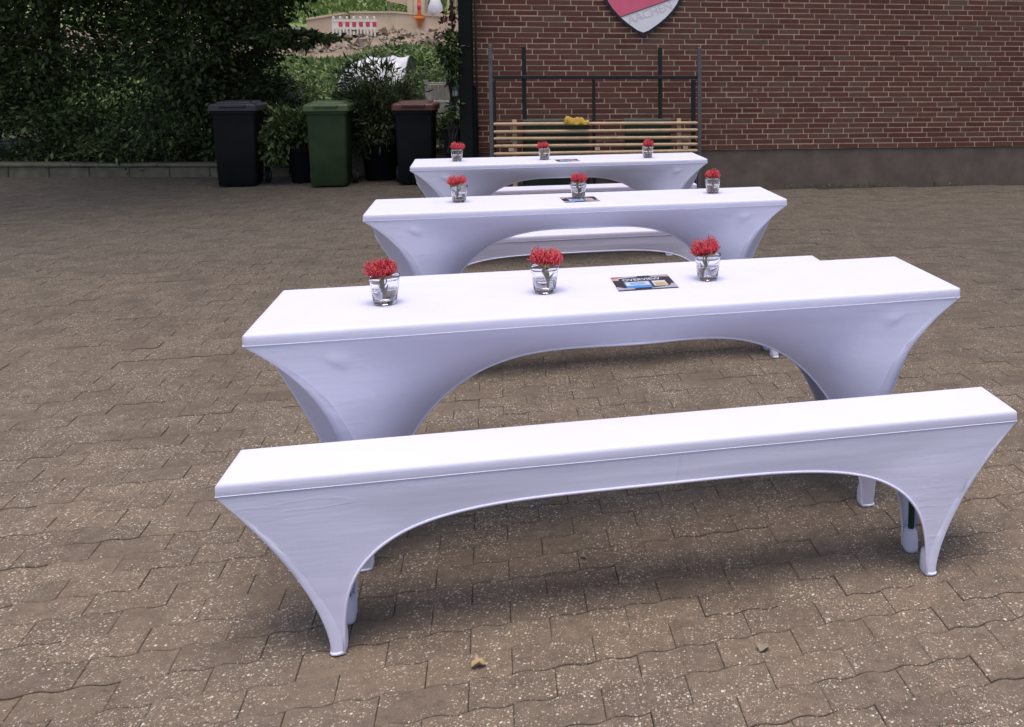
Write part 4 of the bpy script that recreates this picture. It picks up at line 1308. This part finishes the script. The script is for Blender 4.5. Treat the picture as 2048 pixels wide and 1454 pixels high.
def leaf_mesh(L, w, cv):
    mb = MB(); vs = []
    n = 7
    for i in range(n + 1):
        t = i / n; ww = w * math.sin(math.pi * min(1, t * .95 + .05)) ** .8
        x = L * t; z = cv * t * t
        vs += [(x, -ww, z + .0012), (x, 0, z), (x, ww, z + .0012)]
    mb.add(vs, [(i * 3 + k, i * 3 + 3 + k, i * 3 + 4 + k, i * 3 + 1 + k) for i in range(n) for k in (0, 1)])
    me = mb.mesh('leaf', LEAFG, smooth=True)
    return me
leaf_mes = [leaf_mesh(.050, .0064, .010), leaf_mesh(.042, .0070, .014), leaf_mesh(.054, .0050, .006)]
blooms = [bloom_mesh(s, f) for s, f in ((1, .26), (2, .36), (3, .22), (4, .30), (5, .40))]
# tumbler positions (on the table tops) and how each flower leans
GL = [((-1.082, 2.815), 0, 'left of the printed flyer near left end of nearest table', (.10, -.16), .30, 0, -.006),
      ((-.614, 2.962), 0, 'in the middle of nearest table, left of its flyer', (.14, .12), 1.2, 1, .006),
      ((-.085, 3.147), 0, 'right of the printed flyer on nearest table', (.12, .12), 2.1, 2, -.004),
      ((-1.465, 4.880), 1, 'near left end of middle table', (.10, -.20), 3.0, 0, -.010),
      ((-.849, 5.018), 1, 'standing on the flyer of middle table', (.08, .05), 4.2, 1, .0),
      ((-.114, 5.245), 1, 'near right end of middle table', (.10, .02), 5.0, 2, .0),
      ((-2.076, 6.877), 2, 'near left end of farthest table', (.1, .04), .9, 1, .004),
      ((-1.443, 7.002), 2, 'beside the flyer of farthest table', (.1, -.1), 2.6, 2, -.006),
      ((-.666, 7.170), 2, 'near right end of farthest table', (.1, .03), 3.7, 0, .004)]
for (x, y), ti, where, (tx_, ty_), rz, bi, dx in GL:
    t = empty('glass_tumbler', (x, y, TH + .0006), rz)
    tag(t, 'clear glass tumbler of water ' + where, 'tumbler', 'glass tumblers with water on the tables')
    link_mesh('glass', glass_me, t)
    link_mesh('water', water_me, t)
    f_ = empty('red_flower', (x + dx, y, TH + .094 - .004 * (bi == 2)), rz)
    tag(f_, 'red flower in tumbler ' + where, 'flower', 'red pincushion flowers in the tumblers')
    bi = (len([q for q in bpy.data.objects if q.name.startswith('red_flower')]) * 2) % 5
    nd, tp, br = blooms[bi]
    rot = (tx_, ty_, rz * .7)
    bo = link_mesh('bloom', nd, f_, (0, 0, -.004), rot)
    bo.scale = (random.uniform(.94, 1.10), random.uniform(.92, 1.06), random.uniform(.9, 1.15))
    link_mesh('bloom_tip', tp, bo)
    link_mesh('bract', br, f_, (0, 0, 0), rot)
    mb = MB()
    foot_ = Vector((-.013 + random.gauss(0, .004), random.gauss(0, .006), -.074))
    foot_ = Matrix.Rotation(-rz, 3, 'Z') @ Vector((foot_.x * (1 if bi == 1 else -.3), -.004, foot_.z))
    foot_ = Vector((foot_.x, foot_.y, -.074))
    mb.tube([(0, 0, -.008), foot_ * .5 + Vector((.001, 0, 0)), foot_], [.0034, .0030, .0030], 8)
    mb.build('stem', STEMB, f_, smooth=True)
    for q in range(4):
        a = q * 1.75 + rz
        h_ = -.030 - .006 * q if q < 4 else -.02
        base = foot_ * (-h_ / .074)
        link_mesh('leaf', leaf_mes[q % 3], f_, (base.x, base.y, h_ - .014), (random.uniform(-.4, .4), -R(random.uniform(40, 56)), a)).scale = (.82, 1, 1)

# ------------------------------------------------------------------ printed flyers
CARD = plain('dark_grey_print', (.040, .038, .048), .4, var=.08)
P_WHITE = plain('white_print', (.62, .61, .68), .4, var=.05)
P_BLUE = plain('blue_print', (.075, .27, .62), .4, var=.05)
P_TAN = plain('tan_print', (.52, .38, .20), .4, var=.1)
P_RED = plain('red_print', (.55, .04, .07), .4, var=.1)
P_LT = plain('light_grey_print', (.42, .41, .49), .4, var=.1)
def flyer(c0, yaw, w, h, label):
    t = empty('printed_flyer', (c0[0], c0[1], TH + .0006), yaw); tag(t, label, 'flyer', 'printed flyers on the tables')
    def patch(name, poly, mat, lv):
        mb = MB()
        z0, z1 = .0004 + .0003 * lv - .00025, .0004 + .0003 * lv
        pts = [(u * w, v * h) for u, v in poly]; n = len(pts)
        vs = [(x_, y_, z0) for x_, y_ in pts] + [(x_, y_, z1) for x_, y_ in pts]
        mb.add(vs, [tuple(range(n - 1, -1, -1)), tuple(range(n, 2 * n))] + [(i, (i + 1) % n, (i + 1) % n + n, i + n) for i in range(n)])
        return mb.build(name, mat, t)
    mb = MB(); mb.box((0, 0, 0), (w, h, .0004)); mb.build('card', CARD, t)
    patch('light_corner', [(.0, .985), (.0, .75), (.10, .72), (.13, .86), (.45, .93), (.45, .985)], P_LT, 1)
    patch('red_corner', [(.008, .975), (.008, .88), (.10, .90), (.22, .975)], P_RED, 2)
    patch('tan_corner', [(.01, .86), (.01, .77), (.08, .77), (.09, .85)], P_TAN, 2)
    patch('light_corner', [(.66, .985), (.70, .87), (.995, .83), (.995, .985)], P_LT, 1)
    patch('red_stripe', [(.80, .90), (.80, .875), (.985, .85), (.985, .87)], P_RED, 2)
    patch('light_corner', [(.005, .30), (.005, .06), (.28, .08), (.30, .14), (.12, .18)], P_LT, 1)
    patch('light_corner', [(.56, .10), (.56, .06), (.995, .06), (.995, .34), (.93, .33), (.90, .20)], P_LT, 1)
    patch('blue_panel', [(.17, .16), (.60, .16), (.60, .60), (.17, .60)], P_BLUE, 1)
    patch('white_panel', [(.185, .32), (.585, .32), (.585, .57), (.185, .57)], P_WHITE, 2)
    for k in range(4):
        v = .36 + .048 * k
        patch('text_line', [(.25, v), (.53 - .03 * (k % 2), v), (.53 - .03 * (k % 2), v + .022), (.25, v + .022)], P_BLUE, 3)
    patch('white_panel', [(.64, .22), (.87, .22), (.87, .58), (.64, .58)], P_WHITE, 1)
    patch('tan_panel', [(.665, .25), (.85, .25), (.85, .46), (.665, .46)], P_TAN, 2)
    text_mesh('title', 'OVERVIEW', h * .22, P_WHITE, t, (.165 * w, .655 * h, .0011), (0, 0, 0), .0001, sx=.66 * w / (h * .22 * 5.0), bold=h * .004)
def fl_place(fl, fr_, bl): # front-left corner, along and depth vectors
    a = Vector((fr_[0] - fl[0], fr_[1] - fl[1])); b_ = Vector((bl[0] - fl[0], bl[1] - fl[1]))
    return math.atan2(a.y, a.x), a.length, b_.length
for fl, fr_, bl, lab in (((-.373, 2.975), (-.178, 3.030), (-.432, 3.165), 'dark printed flyer with blue panel lying on nearest table'),
                         ((-.894, 4.866), (-.715, 4.930), (-.955, 5.052), 'dark printed flyer under the middle tumbler of middle table'),
                         ((-1.310, 6.853), (-1.150, 6.915), (-1.372, 7.02), 'dark printed flyer lying on farthest table')):
    yw, w_, h_ = fl_place(fl, fr_, bl)
    flyer(fl, yw, w_, h_, lab)
# the middle tumbler stands on its flyer
for o in bpy.data.objects:
    if o.name.startswith(('glass_tumbler', 'red_flower')) and o.get('label', '').endswith('standing on the flyer of middle table'):
        o.location.z += .0022

# ------------------------------------------------------------------ litter on the paving
def litter(name, label, cat, loc, L, w, mat, rz, curl=.25, lobes=3):
    mb = MB(); vs = []
    n = 11
    for i in range(n + 1):
        t_ = i / n
        ww = w * math.sin(math.pi * min(.98, t_ * .93 + .05)) ** .7 * (1 + .38 * math.sin(t_ * lobes * 6.28))
        for k in (-1, -.5, 0, .5, 1):
            vs.append((L * (t_ - .5), ww * k, .003 + curl * ww * k * k + .006 * math.sin(t_ * 5) + .002 * noise.noise((t_ * 6, k, 1))))
    mb.add(vs, [(i * 5 + k, i * 5 + 5 + k, i * 5 + 6 + k, i * 5 + 1 + k) for i in range(n) for k in range(4)])
    o = mb.build(name, mat, None, smooth=True, loc=loc, rot=(0, 0, rz))
    md_ = o.modifiers.new('thick', 'SOLIDIFY'); md_.thickness = .0006
    tag(o, label, cat)
DRY = plain('dry_leaf', (.42, .31, .17), .8, var=.3, scale=60)
PALEL = plain('pale_dry_leaf', (.27, .22, .155), .8, var=.2, scale=60)
litter('fallen_leaf', 'curled dry yellow leaf on paving right of the front bench foot', 'leaf', (-.635, 2.215, .003), .040, .013, DRY, .5, .9)
litter('fallen_leaf', 'small flat pale leaf on paving in the shade of the front bench', 'leaf', (-.453, 2.725, .002), .026, .0065, PALEL, .1, .2, 0)
litter('fallen_leaf', 'pale leaf on paving at the right under the front bench edge', 'leaf', (.085, 2.295, .002), .045, .014, PALEL, 1.2, .3, 1)
b = MB()
for k in range(420):          # crumbs of dry blossom and grit
    y = 1.9 + 4.0 * random.random() ** 1.5; x = random.uniform(-.95 * y - .2, .5 * y * .7)
    s_ = random.uniform(.0016, .0042)
    c_ = Vector((x, y, .001 + s_ * .4))
    q = [c_ + Vector((random.gauss(0, 1), random.gauss(0, 1), random.gauss(0, .5))).normalized() * s_ for _ in range(6)]
    b.add(q, [(0, 1, 2), (0, 2, 3), (0, 3, 4), (0, 4, 1), (5, 2, 1), (5, 3, 2), (5, 4, 3), (5, 1, 4)])
tag(b.build('grit', plain('pale_grit', (.42, .35, .27), .9, var=.4, scale=30)), kind='stuff')

N = 900
sx_ = rng.uniform(0.1, 7.5, N); keep = np.array([noise.noise((v * 1.7, 3.3, 0)) > .05 for v in sx_]); sx_ = sx_[keep]
Pw = np.array([list(WALL_O + WE * float(v) - WN * (.012 + abs(random.gauss(0, .012)))) for v in sx_]); Pw[:, 2] = rng.uniform(0, .02, len(Pw))
V = leaves_at(Pw, .035, .35, .2, 0, np.tile(np.array([[0, -.4, 1.]]), (len(Pw), 1)))
tag(link_mesh('wall_weeds', quads_mesh('wall_weeds', V, [LEAF_MID])), kind='stuff')
